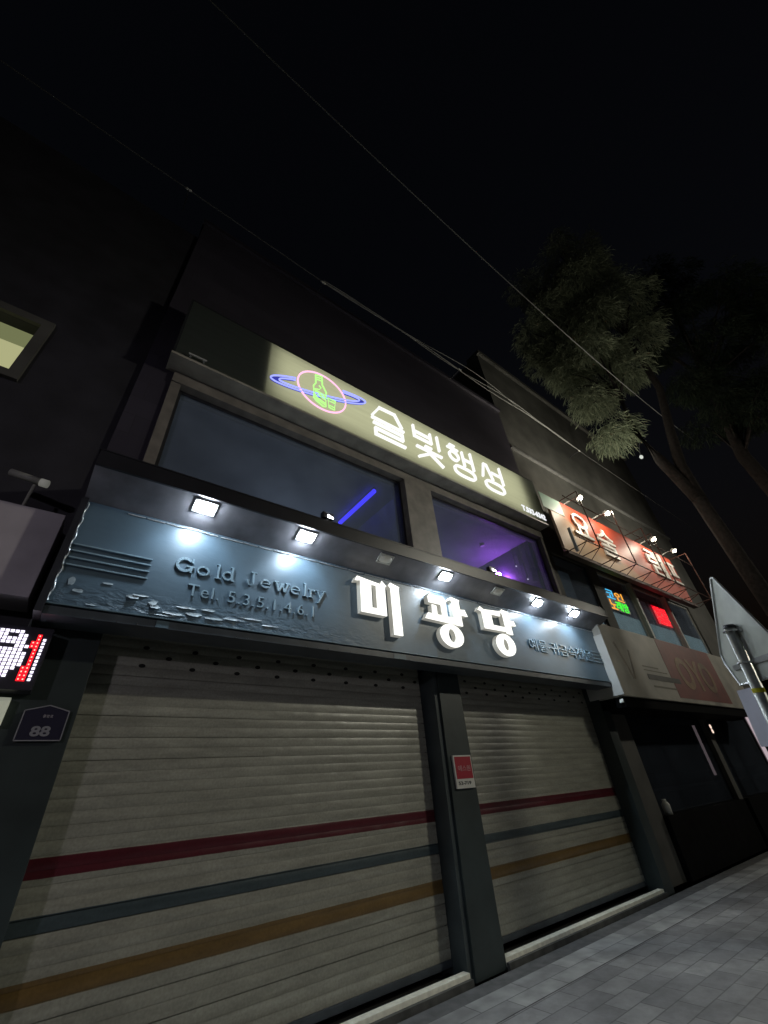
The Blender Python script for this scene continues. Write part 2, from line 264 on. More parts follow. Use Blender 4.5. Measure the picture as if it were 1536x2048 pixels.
M = dict(
    pavers=paver_mat(),
    asphalt=mat('asphalt', (0.05, 0.05, 0.052), 0.85, noise=0.3, nscale=60, bump=0.4, bscale=200),
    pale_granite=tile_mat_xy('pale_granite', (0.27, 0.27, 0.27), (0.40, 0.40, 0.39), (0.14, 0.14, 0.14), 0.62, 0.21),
    kerbstone=mat('kerbstone', (0.3, 0.3, 0.29), 0.7, noise=0.2, nscale=14),
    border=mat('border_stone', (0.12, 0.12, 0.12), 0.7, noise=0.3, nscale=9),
    sill=mat('sill_stone', (0.85, 0.83, 0.70), 0.55, noise=0.12, nscale=20),
    sill_front=mat('plinth_stone', (0.07, 0.07, 0.065), 0.6, noise=0.4, nscale=8),
    wall_dark=tile_mat('dark_wall_tiles', (0.045, 0.04, 0.055), (0.056, 0.05, 0.068), (0.04, 0.036, 0.046), 0.6, 0.3, 0.45),
    wall_left=mat('dark_render', (0.022, 0.021, 0.028), 0.7, noise=0.35, nscale=2.5),
    wall_right=mat('grey_render', (0.08, 0.078, 0.07), 0.75, noise=0.3, nscale=1.5),
    wall_far=mat('far_render', (0.12, 0.115, 0.105), 0.8, noise=0.25, nscale=0.8),
    stone_black=mat('black_stone', (0.005, 0.005, 0.0055), 0.8, spec=0.04, noise=0.4, nscale=5),
    coping=mat('coping', (0.13, 0.13, 0.125), 0.6, noise=0.2, nscale=6),
    beige_frame=mat('beige_frame', (0.19, 0.172, 0.15), 0.6, noise=0.25, nscale=5),
    dark_frame=mat('dark_frame', (0.035, 0.035, 0.04), 0.4),
    alu=mat('aluminium', (0.55, 0.56, 0.56), 0.35, metal=0.8, noise=0.1, nscale=20),
    galv=mat('galvanised', (0.5, 0.51, 0.48), 0.42, metal=0.75, noise=0.2, nscale=18),
    plate=mat('plate_back', (0.7, 0.73, 0.66), 0.45, metal=0.1, noise=0.14, nscale=7, bump=0.12, bscale=14),
    plate_lilac=mat('plate_lilac_light', (0.62, 0.62, 0.72), 0.5, noise=0.08, nscale=5),  # lilac tint of purplish light put into the metal plate's colour
    yellow=mat('yellow_reflective', (0.75, 0.7, 0.03), 0.4),
    chrome=mat('chrome', (0.8, 0.8, 0.82), 0.15, metal=1.0),
    shutter=shutter_mat(),
    hole=mat('painted_hole_shade', (0.012, 0.012, 0.011), 0.9),  # black paint in place of the shade inside holes and recess
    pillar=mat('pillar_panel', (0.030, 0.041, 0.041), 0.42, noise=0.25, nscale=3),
    pillar_side_lit=mat('pillar_side_lit', (0.06, 0.075, 0.078), 0.42, noise=0.25, nscale=3),  # pillar paint lightened for light falling on its left side
    fascia=fascia_mat(),
    flake=mat('paint_flake', (0.28, 0.34, 0.37), 0.5, noise=0.3, nscale=25),
    moulding=mat('fascia_moulding', (0.10, 0.145, 0.17), 0.32),
    moulding_low=mat('fascia_low', (0.06, 0.072, 0.085), 0.4, noise=0.25, nscale=6),
    lettering=mat('raised_lettering', (0.20, 0.28, 0.33), 0.25),  # lightened to stand in for light caught on the raised edges
    rope=mat('twisted_wire', (0.75, 0.78, 0.8), 0.35, metal=0.5),
    canopy=mat('canopy_sheet', (0.19, 0.19, 0.21), 0.35, noise=0.3, nscale=4),
    canopy_front=mat('canopy_front', (0.018, 0.018, 0.022), 0.4, noise=0.2, nscale=4),
    lamp_frame=mat('lamp_frame', (0.62, 0.64, 0.6), 0.4),
    lamp_off=mat('lamp_off', (0.72, 0.72, 0.66), 0.35),
    lamp_on=glow('lamp_on', (0.80, 0.90, 1.0), 200.0),
    letter_face=glow('letter_face', (1.0, 1.0, 0.93), 1.5),
    letter_side=mat('letter_side', (0.4, 0.4, 0.36), 0.5, emit=(1.0, 0.98, 0.86), estr=0.22),
    sign_letter=glow('sign_letter', (1.0, 1.0, 0.95), 1.1),
    tel_letter=glow('tel_letter', (0.95, 0.97, 1.0), 1.0),
    face=translucent_mat('flex_face', (0.09, 0.105, 0.10), (0.60, 0.61, 0.43), 0.5),
    cabinet=mat('cabinet', (0.02, 0.022, 0.024), 0.5),
    cabinet_in=mat('cabinet_inside', (0.6, 0.6, 0.6), 0.8),
    soffit_strip=mat('sign_underside', (0.36, 0.34, 0.29), 0.55, noise=0.3, nscale=3),
    neon_pink=glow('neon_pink', (1.0, 0.5, 0.72), 1.35),
    neon_blue=glow('neon_blue', (0.3, 0.34, 1.0), 1.5),
    neon_band=glow('neon_band', (0.06, 0.07, 0.55), 0.7),
    neon_green=glow('neon_green', (0.5, 1.0, 0.28), 1.1),
    glass=glass_mat('window_glass', (0.8, 0.84, 0.88), dust_glow=0.13),
    glass_dark=glass_mat('shop_glass', (0.25, 0.26, 0.28), dust_glow=0.05),
    room=mat('room_wall', (0.3, 0.3, 0.33), 0.8, noise=0.15, nscale=2),
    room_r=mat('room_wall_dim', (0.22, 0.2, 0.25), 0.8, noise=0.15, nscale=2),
    blue_tube=glow('blue_tube', (0.045, 0.03, 1.0), 2.2),
    purple=glow('purple_lamp', (0.5, 0.13, 1.0), 210.0),
    magenta=glow('magenta_lamp', (0.9, 0.1, 0.8), 1.4),
    white_spot=glow('white_spot', (0.95, 0.97, 1.0), 14.0),
    globe_on=glow('globe_on', (0.95, 1.0, 0.9), 0.7),
    shop_dot=glow('shop_dot', (1.0, 0.9, 0.6), 9.0),
    dot=glow('glow_dot', (1.0, 0.97, 0.95), 2.2),
    board=blend_board_mat(),
    board_back=mat('board_edge', (0.5, 0.4, 0.27), 0.6),
    pale_green=mat('pale_panel', (0.42, 0.6, 0.5), 0.5),
    white_letter=mat('white_letter', (0.7, 0.69, 0.66), 0.4),
    grey_letter=mat('grey_letter', (0.30, 0.27, 0.24), 0.5),
    steel_brown=mat('rusty_steel', (0.06, 0.022, 0.014), 0.5, noise=0.3, nscale=10),
    warm_lamp=glow('warm_lamp', (1.0, 0.93, 0.76), 30.0),
    board_low=mat('faded_board', (0.38, 0.36, 0.315), 0.55, noise=0.22, nscale=2.2),
    board_red=mat('faded_red', (0.2, 0.045, 0.036), 0.55, noise=0.25, nscale=3),
    board_script=mat('faded_script', (0.27, 0.16, 0.085), 0.55, noise=0.35, nscale=6),
    board_dark=mat('faded_dark', (0.05, 0.05, 0.043), 0.6, noise=0.2, nscale=9),
    board_faint=mat('faded_emblem', (0.25, 0.225, 0.185), 0.6, noise=0.3, nscale=5), board_text=mat('faded_text', (0.13, 0.125, 0.085), 0.6),
    frosted=mat('frosted_film', (0.4, 0.5, 0.5), 0.6, noise=0.25, nscale=3, emit=(0.5, 0.72, 0.72), estr=0.17),  # emission stands for room light shining through the film
    curtain=mat('glow_curtain', (0.16, 0.18, 0.19), 0.85, noise=0.6, nscale=2.2, emit=(0.5, 0.65, 0.75), estr=0.018),  # faint emission stands in for light in the room
    win_white=mat('white_frame', (0.5, 0.5, 0.47), 0.5),
    nb=glow('neon_sky', (0.08, 0.5, 0.85), 1.1), no=glow('neon_orange', (1.0, 0.42, 0.06), 1.1),
    ng=glow('neon_lime', (0.08, 0.95, 0.06), 1.1), nr=glow('neon_red', (1.0, 0.02, 0.03), 1.5),
    nr_panel=mat('red_panel', (0.3, 0.01, 0.012), 0.5, emit=(0.9, 0.0, 0.02), estr=0.55),
    tube_white=glow('tube_white', (0.9, 0.72, 0.78), 0.5),
    mini_sign=glow('mini_sign', (1.0, 0.75, 0.6), 1.2),
    win_lit=glow('lit_room', (0.52, 0.52, 0.27), 0.8), win_blind=glow('lit_blind', (0.36, 0.39, 0.18), 0.45),
    led_white=glow('led_white', (0.88, 0.82, 1.0), 2.0), led_red=glow('led_red', (1.0, 0.01, 0.02), 1.6), led_core=glow('led_core', (1.0, 0.6, 0.45), 1.6),
    led_case=mat('led_case', (0.03, 0.028, 0.04), 0.4),
    box_grey=mat('sign_box_grey', (0.5, 0.46, 0.5), 0.55, noise=0.15, nscale=3),
    notice=mat('notice_white', (0.7, 0.72, 0.62), 0.5, noise=0.1, nscale=6, emit=(0.75, 0.8, 0.6), estr=0.22),
    navy=mat('navy_plate', (0.012, 0.011, 0.032), 0.45),
    plate_line=mat('plate_line', (0.26, 0.26, 0.29), 0.45),
    cam_body=mat('camera_body', (0.35, 0.35, 0.31), 0.5), cam_lens=mat('camera_lens_glow', (0.6, 0.6, 0.55), 0.2, emit=(0.8, 0.8, 0.7), estr=0.12),  # lens emission paints the bright end of the camera
    red_sign=mat('red_sign', (0.34, 0.012, 0.03), 0.45), sign_white=mat('sign_white', (0.6, 0.6, 0.56), 0.45), ink=mat('ink', (0.02, 0.03, 0.03), 0.6),
    pinkish=mat('pale_pink', (0.5, 0.22, 0.24), 0.5),
    cable_pale=mat('cable_pale', (0.32, 0.32, 0.3), 0.5),
    cable=mat('cable_grey', (0.16, 0.165, 0.16), 0.55), cable_dark=mat('cable_dark', (0.14, 0.14, 0.135), 0.6),
    ceramic=mat('ceramic', (0.75, 0.75, 0.7), 0.25),
    bark=mat('bark', (0.022, 0.019, 0.018), 0.95, spec=0.05, noise=0.4, nscale=14, bump=0.8, bscale=30),
    concrete=mat('concrete', (0.3, 0.3, 0.28), 0.8, noise=0.2, nscale=8),
    street_head=glow('street_lamp_glow', (1.0, 0.95, 0.75), 40.0),
)
def leaf_mat(name, a, b):
    m = bpy.data.materials.new(name); m.use_nodes = True
    n = m.node_tree.nodes; l = m.node_tree.links; n.remove(n['Principled BSDF'])
    oi = n.new('ShaderNodeNewGeometry'); r = n.new('ShaderNodeValToRGB')
    r.color_ramp.elements[0].color = (*a, 1); r.color_ramp.elements[1].color = (*b, 1)
    l.new(oi.outputs['Random Per Island'], r.inputs['Fac'])
    d = n.new('ShaderNodeBsdfDiffuse'); t = n.new('ShaderNodeBsdfTranslucent'); mx = n.new('ShaderNodeMixShader'); mx.inputs[0].default_value = 0.35
    l.new(r.outputs[0], d.inputs[0]); l.new(r.outputs[0], t.inputs[0]); l.new(d.outputs[0], mx.inputs[1]); l.new(t.outputs[0], mx.inputs[2])
    l.new(mx.outputs[0], n['Material Output'].inputs['Surface'])
    return m
M['shaded_needles'] = leaf_mat('shaded_needles', (0.018, 0.026, 0.018), (0.035, 0.045, 0.03))  # darkened copy of the cedar needles, shade put into the colour
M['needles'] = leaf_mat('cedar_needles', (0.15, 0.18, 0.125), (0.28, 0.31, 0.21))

# ------------------------------------------------------------------ geometry helpers
class MB:
    def __init__(s): s.v = []; s.f = []
    def add(s, vs, fs):
        o = len(s.v); s.v += [tuple(p) for p in vs]; s.f += [tuple(i + o for i in f) for f in fs]; return s
    def box(s, x0, x1, y0, y1, z0, z1):
        return s.add([(x0, y0, z0), (x1, y0, z0), (x1, y1, z0), (x0, y1, z0), (x0, y0, z1), (x1, y0, z1), (x1, y1, z1), (x0, y1, z1)],
                     [(0, 3, 2, 1), (4, 5, 6, 7), (0, 1, 5, 4), (1, 2, 6, 5), (2, 3, 7, 6), (3, 0, 4, 7)])
    def prism(s, pts, y0, y1):
        """polygon in (x, z), counter-clockwise seen from -y, extruded from y0 (front) to y1"""
        n = len(pts)
        a = sum(pts[i][0] * pts[(i + 1) % n][1] - pts[(i + 1) % n][0] * pts[i][1] for i in range(n))
        if a < 0: pts = pts[::-1]
        vs = [(x, y0, z) for x, z in pts] + [(x, y1, z) for x, z in pts]
        fs = [tuple(range(n)), tuple(range(2 * n - 1, n - 1, -1))] + [(i, i + n, (i + 1) % n + n, (i + 1) % n) for i in range(n)]
        return s.add(vs, fs)
    def yz_prism(s, pts, x0, x1):
        n = len(pts)
        vs = [(x0, y, z) for y, z in pts] + [(x1, y, z) for y, z in pts]
        fs = [tuple(range(n)), tuple(range(2 * n - 1, n - 1, -1))] + [(i, i + n, (i + 1) % n + n, (i + 1) % n) for i in range(n)]
        return s.add(vs, fs)
    def ring(s, cx, cz, ro, ri, y0, y1, n=40, ao=None, ai=None):
        """elliptic annulus; ro, ri = (rx, rz)"""
        vs = []; fs = []
        for k in range(n):
            t = 2 * math.pi * k / n; c, q = math.cos(t), math.sin(t)
            vs += [(cx + ro[0] * c, y0, cz + ro[1] * q), (cx + ri[0] * c, y0, cz + ri[1] * q), (cx + ro[0] * c, y1, cz + ro[1] * q), (cx + ri[0] * c, y1, cz + ri[1] * q)]
        for k in range(n):
            a = 4 * k; b = 4 * ((k + 1) % n)
            fs += [(a, b, b + 1, a + 1), (a + 2, a + 3, b + 3, b + 2), (a, a + 2, b + 2, b), (a + 1, b + 1, b + 3, a + 3)]
        return s.add(vs, fs)
    def bar(s, p, q, w, y0, y1):
        """stroke in the (x, z) plane"""
        d = Vector((q[0] - p[0], q[1] - p[1])); d.normalize(); n = Vector((-d.y, d.x)) * w / 2
        return s.prism([(p[0] - n.x, p[1] - n.y), (q[0] - n.x, q[1] - n.y), (q[0] + n.x, q[1] + n.y), (p[0] + n.x, p[1] + n.y)], y0, y1)
    def tube(s, pts, r, n=6, closed=False):
        pts = [Vector(p) for p in pts]; m = len(pts)
        rr = r if isinstance(r, (list, tuple)) else [r] * m
        o = len(s.v)
        for i, p in enumerate(pts):
            if closed: d = pts[(i + 1) % m] - pts[i - 1]
            else: d = pts[min(i + 1, m - 1)] - pts[max(i - 1, 0)]
            d.normalize()
            u = d.cross(Vector((0, 0, 1)))
            if u.length < 0.05: u = d.cross(Vector((0, 1, 0)))
            u.normalize(); w = d.cross(u)
            for k in range(n):
                t = 2 * math.pi * k / n
                s.v.append(tuple(p + (u * math.cos(t) + w * math.sin(t)) * rr[i]))
        for i in range(m if closed else m - 1):
            j = (i + 1) % m
            for k in range(n):
                k2 = (k + 1) % n
                s.f.append((o + i * n + k, o + i * n + k2, o + j * n + k2, o + j * n + k))
        if not closed:
            s.f.append(tuple(o + k for k in range(n))[::-1]); s.f.append(tuple(o + (m - 1) * n + k for k in range(n)))
        return s
    def sphere(s, c, r, n=10, sx=1, sy=1, sz=1):
        o = len(s.v); h = n // 2
        for i in range(h + 1):
            a = math.pi * i / h
            for k in range(n):
                t = 2 * math.pi * k / n
                s.v.append((c[0] + r * sx * math.sin(a) * math.cos(t), c[1] + r * sy * math.sin(a) * math.sin(t), c[2] + r * sz * math.cos(a)))
        for i in range(h):
            for k in range(n):
                k2 = (k + 1) % n
                s.f.append((o + i * n + k, o + (i + 1) * n + k, o + (i + 1) * n + k2, o + i * n + k2))
        return s
    def build(s, name, m, parent=None, smooth=False, bevel=0.0, fix=True):
        off = Vector(parent.matrix_world.translation) if parent is not None else Vector((0, 0, 0))
        if parent is not None:
            off = Vector((0, 0, 0)); q = parent
            while q is not None: off += q.location; q = q.parent
        me = bpy.data.meshes.new(name)
        org = off
        if parent is None:
            xs = [v[0] for v in s.v]; ys = [v[1] for v in s.v]; zs = [v[2] for v in s.v]
            org = Vector(((min(xs) + max(xs)) / 2, (min(ys) + max(ys)) / 2, min(zs)))
        me.from_pydata([(v[0] - org.x, v[1] - org.y, v[2] - org.z) for v in s.v], [], s.f)
        if fix:
            bm = bmesh.new(); bm.from_mesh(me)
            bmesh.ops.recalc_face_normals(bm, faces=bm.faces)
            if bevel: bmesh.ops.bevel(bm, geom=[e for e in bm.edges if len(e.link_faces) == 2 and e.calc_face_angle(0) > 0.6], offset=bevel, segments=2, affect='EDGES', profile=0.7)
            bm.to_mesh(me); bm.free()
        me.materials.append(m)
        if smooth: me.polygons.foreach_set('use_smooth', [True] * len(me.polygons))
        o = bpy.data.objects.new(name, me); COL.objects.link(o)
        if parent is not None: o.parent = parent
        else: o.location = org
        return o

def tag(o, label=None, cat=None, group=None, kind=None):
    if label: o['label'] = label
    if cat: o['category'] = cat
    if group: o['group'] = group
    if kind: o['kind'] = kind
    return o
def empty(name, loc, label, cat, group=None):
    o = bpy.data.objects.new(name, None); o.location = loc; o.empty_display_size = 0.1; COL.objects.link(o)
    return tag(o, label, cat, group)
def copy_tree(o, loc):
    def rec(a, par):
        c = a.copy(); COL.objects.link(c)
        if par is not None: c.parent = par
        for ch in list(a.children): rec(ch, c)
        return c
    c = rec(o, None); c.location = loc
    return c

def text_polys(body, bold=0.0, shear=0.0, space=1.0):
    cu = bpy.data.curves.new('text_tmp', 'FONT'); cu.body = body; cu.size = 1.0; cu.offset = bold; cu.shear = shear; cu.space_character = space
    cu.resolution_u = 4
    ob = bpy.data.objects.new('text_tmp', cu); COL.objects.link(ob)
    dg = bpy.context.evaluated_depsgraph_get(); dg.update()
    me = bpy.data.meshes.new_from_object(ob.evaluated_get(dg))
    bpy.data.objects.remove(ob); bpy.data.curves.remove(cu)
    v = [(p.co.x, p.co.y) for p in me.vertices]; f = [tuple(p.vertices) for p in me.polygons]
    bpy.data.meshes.remove(me)
    return v, f
def text(mb, body, x0, x1, z0, z1, y0, y1, bold=0.0, space=1.0, shear=0.0, xz=None):
    """fit text in a rectangle of the facade plane, extruded from y0 (front) to y1"""
    v, f = text_polys(body, bold, shear, space)
    if not v: return mb
    ax = min(p[0] for p in v); bx = max(p[0] for p in v); az = min(p[1] for p in v); bz = max(p[1] for p in v)
    q = [(x0 + (p[0] - ax) / (bx - ax) * (x1 - x0), z0 + (p[1] - az) / (bz - az) * (z1 - z0)) for p in v]
    n = len(q)
    cnt = {}
    for fa in f:
        for i in range(len(fa)):
            e = (fa[i], fa[(i + 1) % len(fa)]); cnt[e] = cnt.get(e, 0) + 1
    sides = [(a, a + n, b + n, b) for (a, b) in cnt if (b, a) not in cnt]
    fs = list(f) + [tuple(i + n for i in fa[::-1]) for fa in f] + sides
    return mb.add([(x, y0, z) for x, z in q] + [(x, y1, z) for x, z in q], fs)

# ------------------------------------------------------------------ ground
MB().box(-60, 90, -1.6, 4.05, -0.3, 0).build('sidewalk', M['pavers']); tag(bpy.data.objects['sidewalk'], kind='structure')
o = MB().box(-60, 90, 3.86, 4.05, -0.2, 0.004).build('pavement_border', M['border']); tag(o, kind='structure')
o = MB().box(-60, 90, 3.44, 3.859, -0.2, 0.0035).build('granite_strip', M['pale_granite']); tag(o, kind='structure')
o = MB().box(-60, 90, -1.8, -1.6, -0.3, 0.005).build('kerb', M['kerbstone'], bevel=0.01); tag(o, kind='structure')
o = MB().box(-60, 90, -12, -1.8, -0.4, -0.13).build('road', M['asphalt']); tag(o, kind='structure')
o = MB().box(-400, 400, -400, 400, -0.7, -0.42).build('ground', M['asphalt']); tag(o, kind='structure')
o = MB().box(-60, 90, -16, -12, -0.4, 0.0).build('far_sidewalk', M['pavers']); tag(o, kind='structure')

# ------------------------------------------------------------------ main building
B = empty('shop_building', (4, 4.2, 0), 'dark three storey building with two cream roller shutters and a teal fascia', 'building')
b = MB()
b.box(-0.33, 0.02, 4.2, 4.5, 3.3, 6.35)        # left of the upper windows
b.box(8.15, 8.24, 4.2, 4.5, 3.3, 6.35)
b.box(-0.33, 8.24, 4.2, 4.5, 6.352, 10.7)      # upper storeys
b.box(0.02, 8.15, 4.2, 4.5, 3.3, 4.28)
b.box(-0.33, -0.13, 4.5, 12, 0, 10.7); b.box(8.04, 8.24, 4.5, 12, 0, 10.7); b.box(-0.13, 8.04, 11.8, 12, 0, 10.7)
b.box(-0.13, 8.04, 4.5, 11.8, 10.5, 10.68)
b.build('wall', M['wall_dark'], B)
MB().box(-0.36, 8.27, 4.14, 4.56, 10.703, 10.82).build('coping', M['wall_dark'], B)
# ground floor: left pier, middle pillar, right pier, header behind the fascia
MB().box(-0.33, 0.17, 4.08, 4.5, 0, 2.86).build('pier', M['pillar'], B, bevel=0.006)
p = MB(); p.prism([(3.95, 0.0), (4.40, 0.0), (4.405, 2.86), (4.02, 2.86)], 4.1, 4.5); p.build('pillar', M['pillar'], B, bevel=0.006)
p = MB(); p.prism([(3.885, 0.0), (3.948, 0.0), (4.018, 2.86), (3.955, 2.86)], 4.13, 4.5); p.build('pillar_edge', M['pillar_side_lit'], B, bevel=0.004)
MB().box(7.97, 8.24, 4.08, 4.5, 0, 2.86).build('pier', M['pillar'], B, bevel=0.006)
MB().box(-0.33, 8.24, 4.42, 4.5, 3.12, 3.29).build('lintel', M['wall_dark'], B)
for a_, b_ in ((0.17, 3.885), (4.40, 7.97)):
    MB().box(a_, b_, 4.1, 4.185, 0.015, 0.085).build('sill', M['sill'], B, bevel=0.006)
    MB().box(a_, b_, 4.187, 4.42, -0.1, 0.04).build('shutter_pocket', M['hole'], B)  # recess floor painted black for the shade below the shutter
MB().box(0.17, 3.885, 4.06, 4.098, -0.1, 0.05).build('plinth', M['sill_front'], B)
MB().box(4.40, 7.97, 4.06, 4.098, -0.1, 0.05).build('plinth', M['sill_front'], B)
# upper window frames
f = MB()
f.box(0.02, 0.14, 4.16, 4.42, 4.28, 6.17); f.build('window_jamb', M['beige_frame'], B, bevel=0.004)
MB().box(3.93, 4.57, 4.13, 4.48, 4.28, 6.17).build('column', M['beige_frame'], B, bevel=0.006)
MB().box(8.06, 8.15, 4.16, 4.42, 4.28, 6.17).build('window_jamb', M['beige_frame'], B, bevel=0.004)
MB().box(0.02, 8.15, 4.14, 4.42, 6.172, 6.35).build('window_header', M['beige_frame'], B, bevel=0.004)
for x0, x1 in ((0.14, 3.93), (4.57, 8.06)):
    w = MB().box(x0, x1, 4.26, 4.32, 4.28, 4.33).box(x0, x0 + 0.04, 4.26, 4.32, 4.33, 6.13).box(x1 - 0.04, x1, 4.26, 4.32, 4.33, 6.13).box(x0, x1, 4.26, 4.32, 6.13, 6.17)
    w = w.build('window', M['dark_frame'], B)
    MB().box(x0 + 0.041, x1 - 0.041, 4.285, 4.295, 4.331, 6.129).build('pane', M['glass'], w)
# rooms behind the upper windows
MB().box(-0.12, 4.2, 4.45, 10, 4.2, 4.28).box(-0.12, 4.2, 10, 10.1, 4.28, 6.3).box(-0.12, 4.2, 4.43, 10, 6.26, 6.34).box(4.2, 4.28, 4.5, 10.1, 4.2, 6.34).build('room', M['room'], B)
MB().box(4.281, 8.03, 4.45, 10, 4.2, 4.28).box(4.281, 8.03, 9, 9.1, 4.28, 6.3).box(4.281, 8.03, 4.43, 10, 6.26, 6.34).build('room', M['room_r'], B)
# things in the rooms
t = empty('blue_light_tube', (3.69, 5.3, 6.18), 'glowing blue light tube on the ceiling behind the left upper window', 'light tube')
MB().tube([(3.69, 4.72, 6.19), (3.69, 5.97, 6.19)], 0.042, 8).build('tube', M['blue_tube'], t)
MB().box(3.665, 3.715, 4.70, 5.99, 6.234, 6.258).build('holder', M['dark_frame'], t)
t = empty('party_lamp', (7.3, 5.9, 4.9), 'purple party lamp glowing inside the right upper window', 'lamp')
MB().sphere((7.85, 5.40, 5.70), 0.075, 10).build('bulb', M['purple'], t, smooth=True)
MB().tube([(7.85, 5.40, 4.28), (7.85, 5.40, 5.62)], 0.015, 6).build('stand', M['dark_frame'], t)
t = empty('ceiling_lamp', (6.95, 5.05, 6.2), 'small round unlit ceiling lamp in the purple lit room', 'lamp')
MB().tube([(7.17, 5.16, 6.259), (7.17, 5.16, 6.21)], [0.06, 0.05], 12).build('shade', M['lamp_off'], t)
for (x, y, z, lb) in ((8.0, 4.95, 5.78, 'upper tiny glowing dot for a reflection in the right upper window'), (8.0, 4.75, 5.35, 'lower tiny glowing dot for a reflection in the right upper window')):
    t = empty('glow_dot', (x, y, z), lb, 'light', 'glowing dots for reflections in the right window')  # small emitters standing in for reflections in the glass
    MB().sphere((x, y, z), 0.014, 8).build('bulb', M['dot'], t); MB().box(x - 0.008, x + 0.008, y - 0.008, y + 0.008, z + 0.014, 6.26).build('stem', M['dark_frame'], t)

# ------------------------------------------------------------------ roller shutters
def shutter(x0, x1, zb, label):
    t = empty('roller_shutter', ((x0 + x1) / 2, 4.3, 0), label, 'roller shutter', 'roller shutters of the jewellery shop')
    s = MB(); pitch = 0.08; K = 8
    rng = random.Random(int(x0 * 100))
    z = zb
    while z < 3.16:
        dy = rng.uniform(-0.001, 0.001); ti = rng.uniform(-0.0012, 0.0012); hh = pitch - rng.choice((0.0012, 0.0015, 0.002, 0.0045))
        rows = []
        for k in range(K + 1):
            q = k / K; rows.append((4.331 + dy + ti * (q - 0.5) + 0.0042 * (2 * q - 1) ** 2, z + hh * q))
        nx = 1; n = len(rows)
        s.add([(x0, y, zz) for y, zz in rows] + [(x1, y, zz) for y, zz in rows], [(i, i + n, i + n + 1, i + 1) for i in range(n - 1)])
        z += pitch
    s.add([(x0, 4.38, zb), (x1, 4.38, zb), (x1, 4.38, 3.18), (x0, 4.38, 3.18)], [(0, 1, 2, 3)])
    s.build('slats', M['shutter'], t, smooth=True)
    MB().box(x0, x1, 4.325, 4.375, zb - 0.055, zb - 0.002).build('bottom_bar', M['moulding_low'], t, bevel=0.004)
    for zz, off in ((2.795, 0.0), (2.715, 0.21), (2.635, 0.0)):
        x = x0 + 0.38 + off
        while x < x1 - 0.06:
            MB().prism([(x + 0.028 * math.cos(a), zz + 0.017 * math.sin(a)) for a in [2 * math.pi * q / 12 for q in range(12)]], 4.3265, 4.333).build('vent_hole', M['hole'], t)  # black disc stands for the shade inside the hole
            x += 0.435
shutter(0.172, 3.883, 0.145, 'wide cream roller shutter with red, grey and ochre stripes, left of the pillar')
shutter(4.402, 7.968, 0.16, 'dim cream roller shutter with striped bands, right of the pillar with the red sign')

# ------------------------------------------------------------------ fascia sign (teal) and canopy
F = empty('fascia_sign', (4, 3.75, 2.8), 'long teal fascia with raised Gold Jewelry lettering above the shutters', 'sign')
MB().box(-0.26, 8.1, 3.75, 4.0, 2.88, 3.82).build('panel', M['fascia'], F)
MB().box(-0.26, 8.1, 3.728, 3.9, 2.866, 2.878).build('moulding', M['moulding'], F, bevel=0.003)
MB().yz_prism([(3.745, 2.79), (4.05, 2.79), (4.05, 2.858), (3.745, 2.858)], -0.26, 8.1).build('lower_band', M['moulding_low'], F, bevel=0.004)
MB().box(-0.31, -0.262, 3.70, 4.2, 2.79, 3.82).build('end_trim', M['canopy_front'], F)
MB().box(-0.30, 8.12, 4.0, 4.2, 3.0, 3.82).build('backing', M['canopy_front'], F)
MB().box(0.5, 0.6, 3.74, 3.7445, 2.795, 2.855).build('patch', M['moulding'], F)
MB().box(3.02, 3.2, 3.74, 3.7445, 2.795, 2.855).build('patch', M['moulding'], F)
l = MB()
for x0, x1, z0, z1 in ((-0.24, 0.345, 3.378, 3.392), (-0.24, 0.345, 3.32, 3.334), (-0.24, 0.345, 3.258, 3.272), (-0.24, 0.345, 3.193, 3.207)):
    l.box(x0, x1, 3.730, 3.7497, z0, z1)
l.build('stripe_relief', M['lettering'], F, bevel=0.004)
l = MB()
for x1, z0 in ((8.09, 3.375), (8.09, 3.317), (8.09, 3.255), (8.09, 3.195)): l.box(7.66, x1, 3.733, 3.7497, z0, z0 + 0.013)
l.build('stripe_relief', M['lettering'], F, bevel=0.004)
